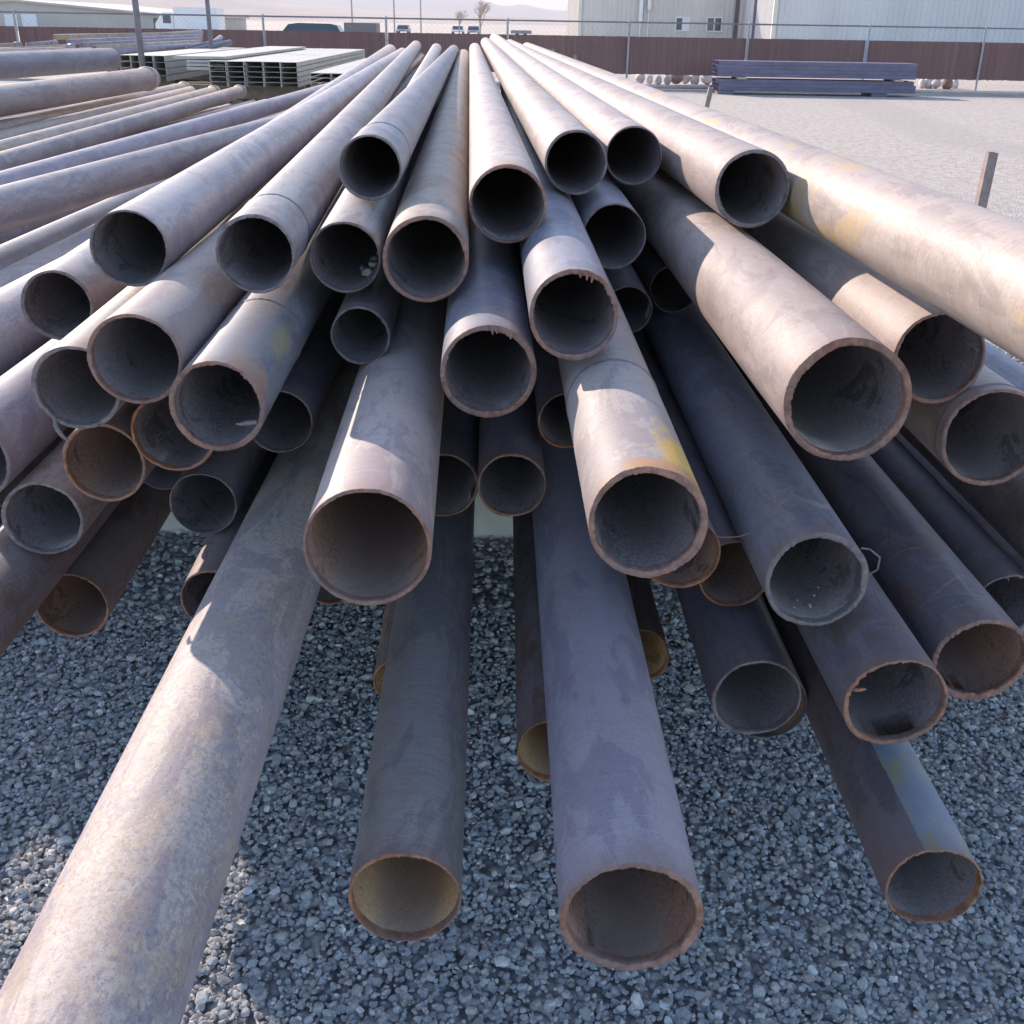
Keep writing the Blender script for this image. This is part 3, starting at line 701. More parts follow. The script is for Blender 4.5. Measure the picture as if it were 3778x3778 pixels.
    ('f2', (-2.55, 2.7925, 0.33), (-0.01574, 0.99988, -5e-05), 0.13, 'dark', 'grey', 'dark', 0.007, 0.3, 12.21, [],
     'shaded pipe packed deep inside the pile with hardly any of it showing', 'hidden pipes inside the piles'),
    ('f3', (-2.4, 2.84, 0.33), (-0.01574, 0.99988, -5e-05), 0.168, 'dark', 'grey', 'dark', 0.007, 0.3, 12.16, [],
     'shaded pipe packed deep inside the pile with hardly any of it showing', 'hidden pipes inside the piles'),
    ('f4', (-2.25, 2.8875, 0.33), (-0.01574, 0.99988, -5e-05), 0.13, 'dark', 'grey', 'dark', 0.007, 0.3, 12.11, [],
     'shaded pipe packed deep inside the pile with hardly any of it showing', 'hidden pipes inside the piles'),
    ('f5', (-2.1, 2.935, 0.33), (-0.01574, 0.99988, -5e-05), 0.168, 'dark', 'grey', 'dark', 0.007, 0.3, 12.07, [],
     'shaded pipe packed deep inside the pile with hardly any of it showing', 'hidden pipes inside the piles'),
    ('f6', (-1.95, 2.9825, 0.33), (-0.01574, 0.99988, -5e-05), 0.13, 'dark', 'grey', 'dark', 0.007, 0.3, 12.02, [],
     'shaded pipe packed deep inside the pile with hardly any of it showing', 'hidden pipes inside the piles'),
    ('f7', (-1.8, 3.03, 0.33), (-0.01574, 0.99988, -5e-05), 0.168, 'dark', 'grey', 'dark', 0.007, 0.3, 11.97, [],
     'shaded pipe packed deep inside the pile with hardly any of it showing', 'hidden pipes inside the piles'),
    ('f8', (-1.65, 3.0775, 0.33), (-0.01574, 0.99988, -5e-05), 0.13, 'dark', 'grey', 'dark', 0.007, 0.3, 11.92, [],
     'shaded pipe packed deep inside the pile with hardly any of it showing', 'hidden pipes inside the piles'),
    ('f9', (-1.05, 3.5675, 0.33), (-0.01574, 0.99988, -5e-05), 0.13, 'dark', 'grey', 'dark', 0.007, 0.3, 11.43, [],
     'shaded pipe packed deep inside the pile with hardly any of it showing', 'hidden pipes inside the piles'),
    ('f10', (-0.9, 3.615, 0.33), (-0.01574, 0.99988, -5e-05), 0.168, 'dark', 'grey', 'dark', 0.007, 0.3, 11.39, [],
     'shaded pipe packed deep inside the pile with hardly any of it showing', 'hidden pipes inside the piles'),
    ('f11', (-0.75, 3.6625, 0.33), (-0.01574, 0.99988, -5e-05), 0.13, 'dark', 'grey', 'dark', 0.007, 0.3, 11.34, [],
     'shaded pipe packed deep inside the pile with hardly any of it showing', 'hidden pipes inside the piles'),
    ('f12', (-0.6, 3.71, 0.33), (-0.01574, 0.99988, -5e-05), 0.13, 'dark', 'grey', 'dark', 0.007, 0.3, 11.29, [],
     'shaded pipe packed deep inside the pile with hardly any of it showing', 'hidden pipes inside the piles'),
    ('f13', (-0.15, 3.8525, 0.33), (-0.01574, 0.99988, -5e-05), 0.168, 'dark', 'grey', 'dark', 0.007, 0.3, 11.15, [],
     'shaded pipe packed deep inside the pile with hardly any of it showing', 'hidden pipes inside the piles'),
    ('f14', (-0.0, 3.9, 0.33), (-0.01574, 0.99988, -5e-05), 0.13, 'dark', 'grey', 'dark', 0.007, 0.3, 11.1, [],
     'shaded pipe packed deep inside the pile with hardly any of it showing', 'hidden pipes inside the piles'),
    ('f15', (0.42, 3.433, 0.33), (-0.01574, 0.99988, -5e-05), 0.13, 'dark', 'grey', 'dark', 0.007, 0.3, 11.57, [],
     'shaded pipe packed deep inside the pile with hardly any of it showing', 'hidden pipes inside the piles'),
    ('f16', (0.87, 3.5755, 0.33), (-0.01574, 0.99988, -5e-05), 0.13, 'dark', 'grey', 'dark', 0.007, 0.3, 11.43, [],
     'shaded pipe packed deep inside the pile with hardly any of it showing', 'hidden pipes inside the piles'),
    ('f17', (0.99, 3.5135, 0.39), (-0.01574, 0.99988, -5e-05), 0.13, 'dark', 'grey', 'dark', 0.007, 0.3, 11.49, [],
     'shaded pipe packed deep inside the pile with hardly any of it showing', 'hidden pipes inside the piles'),
    ('f18', (-2.61, 3.0735, 0.45), (-0.01574, 0.99988, -5e-05), 0.13, 'dark', 'grey', 'dark', 0.007, 0.3, 11.93, [],
     'shaded pipe packed deep inside the pile with hardly any of it showing', 'hidden pipes inside the piles'),
    ('f19', (-2.19, 2.6065, 0.45), (-0.01574, 0.99988, -5e-05), 0.13, 'dark', 'grey', 'dark', 0.007, 0.3, 12.39, [],
     'shaded pipe packed deep inside the pile with hardly any of it showing', 'hidden pipes inside the piles'),
    ('f20', (-1.89, 2.7015, 0.45), (-0.01574, 0.99988, -5e-05), 0.13, 'dark', 'grey', 'dark', 0.007, 0.3, 12.3, [],
     'shaded pipe packed deep inside the pile with hardly any of it showing', 'hidden pipes inside the piles'),
    ('f21', (-0.69, 3.8815, 0.45), (-0.01574, 0.99988, -5e-05), 0.13, 'dark', 'grey', 'dark', 0.007, 0.3, 11.12, [],
     'shaded pipe packed deep inside the pile with hardly any of it showing', 'hidden pipes inside the piles'),
    ('f22', (-0.54, 3.429, 0.45), (-0.01574, 0.99988, -5e-05), 0.13, 'dark', 'grey', 'dark', 0.007, 0.3, 11.57, [],
     'shaded pipe packed deep inside the pile with hardly any of it showing', 'hidden pipes inside the piles'),
    ('f23', (-2.82, 2.807, 0.47), (-0.01574, 0.99988, -5e-05), 0.13, 'dark', 'grey', 'dark', 0.007, 0.3, 12.19, [],
     'shaded pipe packed deep inside the pile with hardly any of it showing', 'hidden pipes inside the piles'),
    ('f24', (-2.46, 2.621, 0.47), (-0.01574, 0.99988, -5e-05), 0.13, 'dark', 'grey', 'dark', 0.007, 0.3, 12.38, [],
     'shaded pipe packed deep inside the pile with hardly any of it showing', 'hidden pipes inside the piles'),
    ('f25', (-2.04, 2.654, 0.47), (-0.01574, 0.99988, -5e-05), 0.13, 'dark', 'grey', 'dark', 0.007, 0.3, 12.35, [],
     'shaded pipe packed deep inside the pile with hardly any of it showing', 'hidden pipes inside the piles'),
    ('f26', (-1.74, 2.749, 0.47), (-0.01574, 0.99988, -5e-05), 0.13, 'dark', 'grey', 'dark', 0.007, 0.3, 12.25, [],
     'shaded pipe packed deep inside the pile with hardly any of it showing', 'hidden pipes inside the piles'),
    ('f27', (-0.96, 3.896, 0.47), (-0.01574, 0.99988, -5e-05), 0.13, 'dark', 'grey', 'dark', 0.007, 0.3, 11.11, [],
     'shaded pipe packed deep inside the pile with hardly any of it showing', 'hidden pipes inside the piles'),
    ('f28', (-0.09, 3.5715, 0.47), (-0.01574, 0.99988, -5e-05), 0.13, 'dark', 'grey', 'dark', 0.007, 0.3, 11.43, [],
     'shaded pipe packed deep inside the pile with hardly any of it showing', 'hidden pipes inside the piles'),
    ('f29', (-0.81, 3.4435, 0.49), (-0.01574, 0.99988, -5e-05), 0.13, 'dark', 'grey', 'dark', 0.007, 0.3, 11.56, [],
     'shaded pipe packed deep inside the pile with hardly any of it showing', 'hidden pipes inside the piles'),
    ('f30', (-2.34, 3.059, 0.51), (-0.01574, 0.99988, -5e-05), 0.13, 'dark', 'grey', 'dark', 0.007, 0.3, 11.94, [],
     'shaded pipe packed deep inside the pile with hardly any of it showing', 'hidden pipes inside the piles'),
    ('f31', (0.93, 3.7945, 0.51), (-0.01574, 0.99988, -5e-05), 0.13, 'dark', 'grey', 'dark', 0.007, 0.3, 11.21, [],
     'shaded pipe packed deep inside the pile with hardly any of it showing', 'hidden pipes inside the piles'),
    ('f32', (-1.62, 2.687, 0.53), (-0.01574, 0.99988, -5e-05), 0.13, 'dark', 'grey', 'dark', 0.007, 0.3, 12.31, [],
     'shaded pipe packed deep inside the pile with hardly any of it showing', 'hidden pipes inside the piles'),
    ('f33', (0.24, 3.776, 0.53), (-0.01574, 0.99988, -5e-05), 0.13, 'dark', 'grey', 'dark', 0.007, 0.3, 11.23, [],
     'shaded pipe packed deep inside the pile with hardly any of it showing', 'hidden pipes inside the piles'),
    ('f34', (-2.7, 2.745, 0.55), (-0.01574, 0.99988, -5e-05), 0.13, 'dark', 'grey', 'dark', 0.007, 0.3, 12.26, [],
     'shaded pipe packed deep inside the pile with hardly any of it showing', 'hidden pipes inside the piles'),
    ('f35', (-2.55, 2.7925, 0.57), (-0.01574, 0.99988, -5e-05), 0.13, 'dark', 'grey', 'dark', 0.007, 0.3, 12.21, [],
     'shaded pipe packed deep inside the pile with hardly any of it showing', 'hidden pipes inside the piles'),
    ('f36', (-2.13, 2.8255, 0.57), (-0.01574, 0.99988, -5e-05), 0.13, 'dark', 'grey', 'dark', 0.007, 0.3, 12.18, [],
     'shaded pipe packed deep inside the pile with hardly any of it showing', 'hidden pipes inside the piles'),
    ('f37', (-1.95, 2.9825, 0.57), (-0.01574, 0.99988, -5e-05), 0.13, 'dark', 'grey', 'dark', 0.007, 0.3, 12.02, [],
     'shaded pipe packed deep inside the pile with hardly any of it showing', 'hidden pipes inside the piles'),
    ('f38', (0.6, 3.59, 0.57), (-0.01574, 0.99988, -5e-05), 0.13, 'dark', 'grey', 'dark', 0.007, 0.3, 11.41, [],
     'shaded pipe packed deep inside the pile with hardly any of it showing', 'hidden pipes inside the piles'),
    ('f39', (-2.88, 3.088, 0.59), (-0.01574, 0.99988, -5e-05), 0.13, 'dark', 'grey', 'dark', 0.007, 0.3, 11.91, [],
     'shaded pipe packed deep inside the pile with hardly any of it showing', 'hidden pipes inside the piles'),
    ('f40', (-1.8, 3.03, 0.59), (-0.01574, 0.99988, -5e-05), 0.13, 'dark', 'grey', 'dark', 0.007, 0.3, 11.97, [],
     'shaded pipe packed deep inside the pile with hardly any of it showing', 'hidden pipes inside the piles'),
    ('f41', (0.81, 3.8565, 0.59), (-0.01574, 0.99988, -5e-05), 0.13, 'dark', 'grey', 'dark', 0.007, 0.3, 11.14, [],
     'shaded pipe packed deep inside the pile with hardly any of it showing', 'hidden pipes inside the piles'),
    ('f42', (-0.06, 3.681, 0.61), (-0.01574, 0.99988, -5e-05), 0.13, 'dark', 'grey', 'dark', 0.007, 0.3, 11.32, [],
     'shaded pipe packed deep inside the pile with hardly any of it showing', 'hidden pipes inside the piles'),
    ('f43', (-2.43, 2.7305, 0.63), (-0.01574, 0.99988, -5e-05), 0.13, 'dark', 'grey', 'dark', 0.007, 0.3, 12.27, [],
     'shaded pipe packed deep inside the pile with hardly any of it showing', 'hidden pipes inside the piles'),
    ('f44', (-2.28, 2.778, 0.63), (-0.01574, 0.99988, -5e-05), 0.13, 'dark', 'grey', 'dark', 0.007, 0.3, 12.22, [],
     'shaded pipe packed deep inside the pile with hardly any of it showing', 'hidden pipes inside the piles'),
    ('f45', (-1.53, 3.0155, 0.63), (-0.01574, 0.99988, -5e-05), 0.13, 'dark', 'grey', 'dark', 0.007, 0.3, 11.99, [],
     'shaded pipe packed deep inside the pile with hardly any of it showing', 'hidden pipes inside the piles'),
    ('f46', (-1.41, 3.7535, 0.63), (-0.01574, 0.99988, -5e-05), 0.13, 'dark', 'grey', 'dark', 0.007, 0.3, 11.25, [],
     'shaded pipe packed deep inside the pile with hardly any of it showing', 'hidden pipes inside the piles'),
    ('f47', (-1.68, 2.968, 0.65), (-0.01574, 0.99988, -5e-05), 0.13, 'dark', 'grey', 'dark', 0.007, 0.3, 12.03, [],
     'shaded pipe packed deep inside the pile with hardly any of it showing', 'hidden pipes inside the piles'),
    ('f48', (-2.76, 3.026, 0.67), (-0.01574, 0.99988, -5e-05), 0.13, 'dark', 'grey', 'dark', 0.007, 0.3, 11.98, [],
     'shaded pipe packed deep inside the pile with hardly any of it showing', 'hidden pipes inside the piles'),
    ('f49', (-2.61, 3.0735, 0.69), (-0.01574, 0.99988, -5e-05), 0.13, 'dark', 'grey', 'dark', 0.007, 0.3, 11.93, [],
     'shaded pipe packed deep inside the pile with hardly any of it showing', 'hidden pipes inside the piles'),
    ('f50', (-2.16, 2.716, 0.71), (-0.01574, 0.99988, -5e-05), 0.13, 'dark', 'grey', 'dark', 0.007, 0.3, 12.29, [],
     'shaded pipe packed deep inside the pile with hardly any of it showing', 'hidden pipes inside the piles'),
    ('f51', (-0.15, 3.8525, 0.71), (-0.01574, 0.99988, -5e-05), 0.13, 'dark', 'grey', 'dark', 0.007, 0.3, 11.15, [],
     'shaded pipe packed deep inside the pile with hardly any of it showing', 'hidden pipes inside the piles'),
    ('f52', (-2.88, 3.088, 0.73), (-0.01574, 0.99988, -5e-05), 0.13, 'dark', 'grey', 'dark', 0.007, 0.3, 11.91, [],
     'shaded pipe packed deep inside the pile with hardly any of it showing', 'hidden pipes inside the piles'),
    ('f53', (-1.32, 3.582, 0.73), (-0.01574, 0.99988, -5e-05), 0.13, 'dark', 'grey', 'dark', 0.007, 0.3, 11.42, [],
     'shaded pipe packed deep inside the pile with hardly any of it showing', 'hidden pipes inside the piles'),
]
PO = {}
PO_R = {}
for row in PIPES: PO[row[0]] = make_pipe(*row); PO_R[row[0]] = row[3] / 2

slag(PO['AP'], R_(203), PO_R['AP'], [(-.010, 0, .002, .0035), (-.022, .006, .000, .0045), (-.032, .012, -.002, .0028), (-.040, .014, -.003, .0012)], CUT['grey'])
slag(PO['AN'], R_(310), PO_R['AN'], [(-.004, 0, .004, .003), (.006, -.012, -.004, .0045), (.012, -.030, -.006, .004), (.014, -.046, -.006, .001)], CUT['grey'])
slag(PO['X'], R_(20), PO_R['X'], [(-.008, 0, .001, .003), (-.016, .004, -.001, .0034), (-.024, .010, -.003, .0014)], CUT['orange'])
slag(PO['O'], R_(160), PO_R['O'], [(-.004, .020, .004, .0015), (.012, .010, -.004, .0016), (.020, -.012, -.006, .0016), (.008, -.030, -.002, .0015), (-.004, -.034, .003, .0015)], CUT['grey'])
for k_, a_, l_ in (('R', 86, .012), ('R', 80, .007), ('R', 60, .008), ('Q', 66, .010), ('Q', 74, .009), ('Q', 84, .006), ('L', 100, .008)):
    slag(PO[k_], R_(180 - a_), PO_R[k_], [(-.005, 0, .003, .0026), (-.008 - l_ * .35, .001, .001, .0020), (-.009 - l_ * .6, .002, .000, .0010)], CUT['red'])
slag(PO['AA'], R_(150), PO_R['AA'], [(-.004, 0, .004, .0012), (.014, .004, -.012, .0013), (.034, .010, -.018, .0011), (.060, .014, -.020, .0013)], CUT['orange'])
# dirt and pale crumbs lying in a few bores
dirt_m = plain('pale_dirt', (.42, .40, .38), .9, .3, 30)
def crumb(pipe, r, wall, ang, z, s, name='dirt_lump'):
    bm = bmesh.new(); bmesh.ops.create_icosphere(bm, subdivisions=2, radius=1); a = (r - wall - s * .4); c = Vector((a * math.cos(ang), a * math.sin(ang), z)); q = random.Random(int(ang * 100) + int(z * 1000)); f = [q.uniform(0, 6) for _ in range(3)]
    for v in bm.verts:
        k = 1 + .25 * math.sin(3 * v.co.x + f[0]) + .22 * math.sin(4 * v.co.y + f[1]) + .2 * math.sin(5 * v.co.z + f[2]); v.co = Vector((v.co.x * s * k, v.co.y * s * k * .8, v.co.z * s * k * 1.6))
    bm.verts.index_update(); vs = [v.co + c for v in bm.verts]; fs = [[v.index for v in f_.verts] for f_ in bm.faces]; bm.free()
    mesh_obj(name, vs, fs, dirt_m, pipe, smooth=True)
for a_, z_, s_ in ((235, .10, .011), (222, .13, .009), (248, .16, .008), (205, .18, .006), (228, .22, .007)): crumb(PO['AJ'], PO_R['AJ'], .006, R_(a_), z_, s_)
crumb(PO['AU'], PO_R['AU'], .004, R_(182), .05, .007); crumb(PO['AU'], PO_R['AU'], .004, R_(160), .06, .004)
for a_, z_, s_ in ((262, .05, .003), (275, .07, .0025), (250, .08, .002), (285, .04, .002), (240, .10, .002)): crumb(PO['O'], PO_R['O'], .011, R_(a_), z_, s_)

# ------------------------------------------------------------------ rack stakes at the right of the pile
stake_m = plain('rusty_stake_steel', (0.26, 0.20, 0.18), 0.6, 0.25, 14, bump=.3)
def stake(u, vtop, Y, w, lean, label):
    T = at(u, vtop, Y); mb = MB()
    mt = Matrix.Translation((T.x, T.y, 0)) @ Matrix.Shear('XY', 4, (lean, 0)) if lean else Matrix.Translation((T.x, T.y, 0))
    t = .006
    for lo, hi in (((-w/2, -w/2), (w/2, -w/2 + t)), ((-w/2, w/2 - t), (w/2, w/2)), ((-w/2, -w/2 + t), (-w/2 + t, w/2 - t)), ((w/2 - t, -w/2 + t), (w/2, w/2 - t))):
        mb.box((lo[0], lo[1], -.1), (hi[0], hi[1], T.z))
    for i, v in enumerate(mb.v): mb.v[i] = Vector((v.x + lean * (v.z - T.z), v.y, v.z)) + Vector((T.x, T.y, 0))
    tag(mb.build('steel_stake', stake_m), label, 'stake', 'stakes along the right side of the pile')
stake(3660, 562, 8.4, .07, 0.03, 'square brown steel stake nearest on the right, standing in the gravel')
stake(2624, 321, 17.2, .07, 0.16, 'leaning square steel stake in front of the dark tube bundle')
stake(2123, 203, 24.0, .06, 0, 'small steel stake showing over the pile, right of its twin')
stake(2040, 181, 27.5, .07, 0, 'small steel stake showing over the pile, farthest of all')
pole_m = plain('weathered_pole_steel', (0.17, 0.145, 0.16), 0.55, 0.2, 12)
for u, Y, w, lab in ((508, 21, .055, 'tall dark steel pole on the left, thicker of two'), (772, 27, .05, 'tall dark steel pole on the left, thinner of two')):
    P = at(u, 90, Y); mb = MB(); mb.tube((P.x, Y, -.1), (P.x, Y, 3.4), w, n=16)
    tag(mb.build('steel_pole', pole_m, smooth=True), lab, 'pole', 'tall poles on the left')

# ------------------------------------------------------------------ fence
FY = 35.7
fen_m = plain('fence_galvanised', (0.20, 0.18, 0.19), 0.45, 0.2, 3)
post_m = plain('fence_post_grey', (0.34, 0.31, 0.32), 0.5, 0.2, 3)
def slat_mat():
    m, nt, b = newmat('brown_privacy_slats')
    tc = N(nt, 'ShaderNodeTexCoord'); v = tc.outputs['Object']
    f = noise(nt, mapping(nt, v, (14, 14, .25)), 1.0, 4, .8)
    g = noise(nt, mapping(nt, v, (.35, .35, .5)), 1.0, 4, .6)
    col = ramp(nt, f, [(0.3, (0.13, 0.052, 0.048)), (0.55, (0.185, 0.08, 0.072)), (0.8, (0.25, 0.135, 0.125))])
    col = mix(nt, ramp(nt, g, [(0.4, 0.0), (0.7, 0.35)]), col, (0.22, 0.12, 0.10))
    nt.links.new(col, b.inputs['Base Color']); setin(b, Roughness=.6)
    return m
slat_m = slat_mat()
fr = empty('chain_link_fence', (0, FY, 0))
tag(fr, 'chain link fence with brown slats and bare top rail across the far yard', 'fence')
us = [-1730, -1283, -836, -390, 58, 508, 972, 1425, 1873, 2322, 2765, 3210, 3640, 4090, 4540, 4990, 5440]
px = [xat(u, FY) for u in us]
mb = MB(); mb.tube((px[0], 0, 1.83), (px[-1], 0, 1.83), .024, n=10); mb.build('top_rail', fen_m, fr)
for x in px:
    mb = MB(); mb.tube((x, -.03, -.1), (x, -.03, 1.86), .034, n=12); mb.tube((x, -.03, 1.86), (x, -.03, 1.90), .042, .015, n=12)
    mb.build('fence_post', post_m, fr)
for a, b_ in zip(px, px[1:]):
    mb = MB(); x = a + .04; k = 0
    while x < b_ - .05:
        dy = random.uniform(-.006, .006)
        mb.box((x, .03 + dy, .385 + random.uniform(-.012, .008)), (x + .0865, .042 + dy, 1.44 + random.uniform(-.004, .004)))
        x += .088
    mb.build('slat_panel', slat_m, fr)
mb = MB()          # the wire mesh, open diamonds
x = px[0]
while x < px[-1]:
    for sgn in (1, -1):
        x2 = x + sgn * .0
    x += 1.0
st = .16
w = .0012
nx = int((px[-1] - px[0]) / st)
for k in range(-12, nx):
    for sgn in (1, -1):
        xa = px[0] + k * st; xb = xa + 1.78
        za, zb = (.05, 1.83) if sgn > 0 else (1.83, .05)
        if xb > px[-1] or xa < px[0]: continue
        mb.add([(xa - w, .0, za), (xa + w, .0, za), (xb + w, .0, zb), (xb - w, .0, zb), (xa, .006, za), (xb, .006, zb)], [(0, 1, 2, 3), (1, 4, 5, 2), (4, 0, 3, 5)])
mb.build('wire_mesh', fen_m, fr)

# pale boulders and a pipe along the foot of the fence
rock_m = plain('pale_boulder', (0.55, 0.52, 0.50), .85, .25, 4, bump=.6)
brock_m = plain('brown_boulder', (0.25, 0.18, 0.15), .85, .25, 4, bump=.6)
rk = [(2372, 20), (2408, 14), (2440, 17), (2478, 16), (2512, 24), (2545, 17), (2578, 20), (2622, 22), (3440, 16), (3462, 20), (3492, 17), (3530, 22), (3560, 16), (2233, 14)]
for i, (u, s) in enumerate(rk):
    q = np.random.default_rng(900 + i); Y = 38.2 + q.uniform(-.3, .5); x = xat(u, Y, .2); bm = bmesh.new(); r = s / 118
    bmesh.ops.create_icosphere(bm, subdivisions=2, radius=1)
    a = q.uniform(0, 6, 9)
    for v in bm.verts:
        c = v.co.copy(); k = 1 + .10 * math.sin(2.3 * c.x + a[0]) + .08 * math.sin(3 * c.y + a[1]) + .10 * math.sin(3 * c.z + a[2])
        v.co = Vector((c.x * r * k, c.y * r * k, c.z * r * 1.15 * k))
    bm.verts.index_update()
    vs = [v.co + Vector((x, float(Y), r * 1.05)) for v in bm.verts]; fs = [[v.index for v in f.verts] for f in bm.faces]; bm.free()
    br = i in (4, 11)
    side = 'left of' if u < 3000 else 'right of'
    nm = ['first', 'second', 'third', 'fourth', 'fifth', 'sixth', 'seventh', 'eighth'][i if u < 3000 and i < 8 else (i - 8 if i < 13 else 0)]
    lab = ('%s boulder under the fence %s the tube bundle, %s from the left' % ('brown' if br else 'pale', side, nm)) if i < 13 else 'single pale boulder under the fence just above the pipe crest'
    tag(mesh_obj('boulder', vs, fs, brock_m if br else rock_m), lab, 'boulder', 'boulders behind the fence')
a = at(1500, 300, 35.1); xa, xb = xat(1500, 35.1, 0), xat(2698, 35.1, 0)
pp = plain('pale_pink_pipe', (0.50, 0.42, 0.40), .5, .15, 3)
mb = MB(); mb.tube((xa, 35.1, .075), (xb, 35.1, .075), .06, n=14)
tag(mb.build('ground_pipe', pp, smooth=True), 'pale pipe on the ground along the fence foot, ending by the tube bundle', 'pipe')
mb = MB(); mb.tube((xat(2712, 34.9, 0), 35.0, .065), (xat(4600, 34.9, 0), 35.0, .065), .05, n=14)
tag(mb.build('ground_pipe', pp, smooth=True), 'pale pipe along the fence foot behind the tube bundle, running out to the right', 'pipe')

# ------------------------------------------------------------------ dark tube bundle on the right
tube_m = plain('dark_purple_tube_steel', (0.125, 0.105, 0.165), .45, .25, 2, bump=.1)
wood_m = plain('weathered_dunnage_wood', (0.50, 0.40, 0.28), .8, .25, 10, bump=.4)
conc2 = plain('dark_block', (0.12, 0.11, 0.13), .8, .2, 6)
BY = 33.0
x0, x1 = xat(2662, BY, .4), xat(3408, BY, .4)
def tubes(z0, rows, cols, hh, ww, xo, label, name='tube_bundle'):
    e = empty(name, ((x0 + x1) / 2, BY, z0)); tag(e, label, 'tube bundle', 'bundles of dark rectangular tube')
    for r in range(rows):
        mb = MB()
        for c in range(cols):
            j = random.uniform(-.05, .05); ya = c * (ww + .004); za = r * (hh + .004); t = .006
            L0, L1 = (x0 - (x0 + x1) / 2) + j + xo, (x1 - (x0 + x1) / 2) + j + xo
            for lo, hi in (((ya, za), (ya + ww, za + t)), ((ya, za + hh - t), (ya + ww, za + hh)), ((ya, za + t), (ya + t, za + hh - t)), ((ya + ww - t, za + t), (ya + ww, za + hh - t))):
                mb.box((L0, lo[0], lo[1]), (L1, hi[0], hi[1]))
        mb.build('tube_layer', tube_m, e)
    return e
zb = .1
tubes(zb, 3, 6, .1, .15, .03, 'dark purple steel tube bundle by the fence, lower of the two stacked')
zt = zb + 3 * .104 + .055
tubes(zt, 4, 6, .1, .15, 0, 'dark purple steel tube bundle by the fence, upper of the two stacked')
for u, lab in ((2752, 'left'), (3340, 'right')):
    mb = MB(); x = xat(u, BY, .4); mb.box((x - .12, BY - .22, zt - .052), (x + .12, BY + 1.0, zt - .006), bev=.006)
    tag(mb.build('dunnage_block', wood_m), 'pale wooden spacer sticking out between the dark tube bundles, %s one' % lab, 'spacer', 'spacers in the tube bundles')
    mb = MB(); x = xat(u - 60 if u > 3000 else u - 50, BY, .1); mb.box((x - .22, BY - .05, -.02), (x + .22, BY + 1.0, zb - .004), bev=.01)
    tag(mb.build('support_block', conc2), 'dark support block under the %s end of the tube bundles' % lab, 'block', 'blocks under the tube bundles')

# ------------------------------------------------------------------ galvanised purlin stacks, mid left
galv = plain('galvanised_sheet_steel', (0.43, 0.40, 0.35), .5, .12, 3, metal=0.0, bump=.05)
galvd = plain('galvanised_inside', (0.20, 0.21, 0.22), .5, .2, 3)
DX = (1820 - 1889) / 4000.0           # sideways drift per metre ahead, same lie as the pipes
def purlins(u0, u1, vtop, vbot, Y, L, rows, cols, label, skew=0.0, name='purlin_stack'):
    A = at(u0, vtop, Y); B = at(u1, vtop, Y); C_ = at((u0 + u1) / 2, vbot, Y)
    z1, z0 = (A.z + B.z) / 2, C_.z
    e = empty(name, (A.x, Y, z0)); tag(e, label, 'steel channels', 'stacks of galvanised channels')
    W = (B.x - A.x) / cols; Hh = (z1 - z0) / rows; t = .006
    for c in range(cols):
        mb = MB()
        off = random.uniform(0, .12) + skew * (cols - 1 - c)
        for r in range(rows):
            z = r * Hh; o2 = off + random.uniform(-.02, .02); x = c * W
            def sl(lo, hi): 
                n0 = len(mb.v); mb.box(lo, hi)
                for i in range(n0, len(mb.v)): mb.v[i].x += DX * mb.v[i].y
            sl((x + .004, o2, z + Hh - .012), (x + W - .004, o2 + L, z + Hh - .012 + t))      # web on top
            sl((x + .004, o2, z + .004), (x + .004 + t * 2, o2 + L, z + Hh - .013))             # flanges
            sl((x + W - .004 - t * 2, o2, z + .004), (x + W - .004, o2 + L, z + Hh - .013))
            sl((x + .017, o2, z + .004), (x + .03, o2 + L, z + .010))                        # lips
        mb.build('channel_column', galv, e)
    return e
purlins(767, 1096, 226, 321, 19.6, 10, 5, 5, 'largest stack of galvanised channels with open dark ends facing the pipes')
purlins(432, 607, 203, 300, 21.5, 7, 4, 4, 'stack of galvanised channels at the far left with stepped ends', skew=.0)
def sheets(u0, u1, vtop, vbot, Y, L, rows, label, z0o=None):
    A = at(u0, vtop, Y); B = at(u1, vtop, Y); C_ = at((u0 + u1) / 2, vbot, Y); z1, z0 = A.z, C_.z
    e = empty('channel_stack', (A.x, Y, z0)); tag(e, label, 'steel channels', 'stacks of galvanised channels')
    Hh = (z1 - z0) / rows; W = B.x - A.x; cols = max(2, round(W / .5))
    for r in range(rows):
        mb = MB()
        for c in range(cols):
            xa, xb = c * W / cols, (c + 1) * W / cols - .008; o2 = random.uniform(0, .06)
            for lo, hi in (((xa, r * Hh + Hh - .012), (xb, r * Hh + Hh - .004)), ((xa, r * Hh + .004), (xa + .01, r * Hh + Hh - .013)), ((xb - .01, r * Hh + .004), (xb, r * Hh + Hh - .013))):
                n0 = len(mb.v); mb.box((lo[0], o2, lo[1]), (hi[0], o2 + L, hi[1]))
                for i in range(n0, len(mb.v)): mb.v[i].x += DX * mb.v[i].y
        mb.build('channel_layer', galv, e)
    return e
sheets(1142, 1300, 268, 320, 17.5, 7.5, 3, 'low stack of galvanised channels next to the pile, lower of two side by side')
sheets(1298, 1405, 252, 300, 18.0, 9.5, 4, 'low stack of galvanised channels nearest the main pile, taller of two side by side')
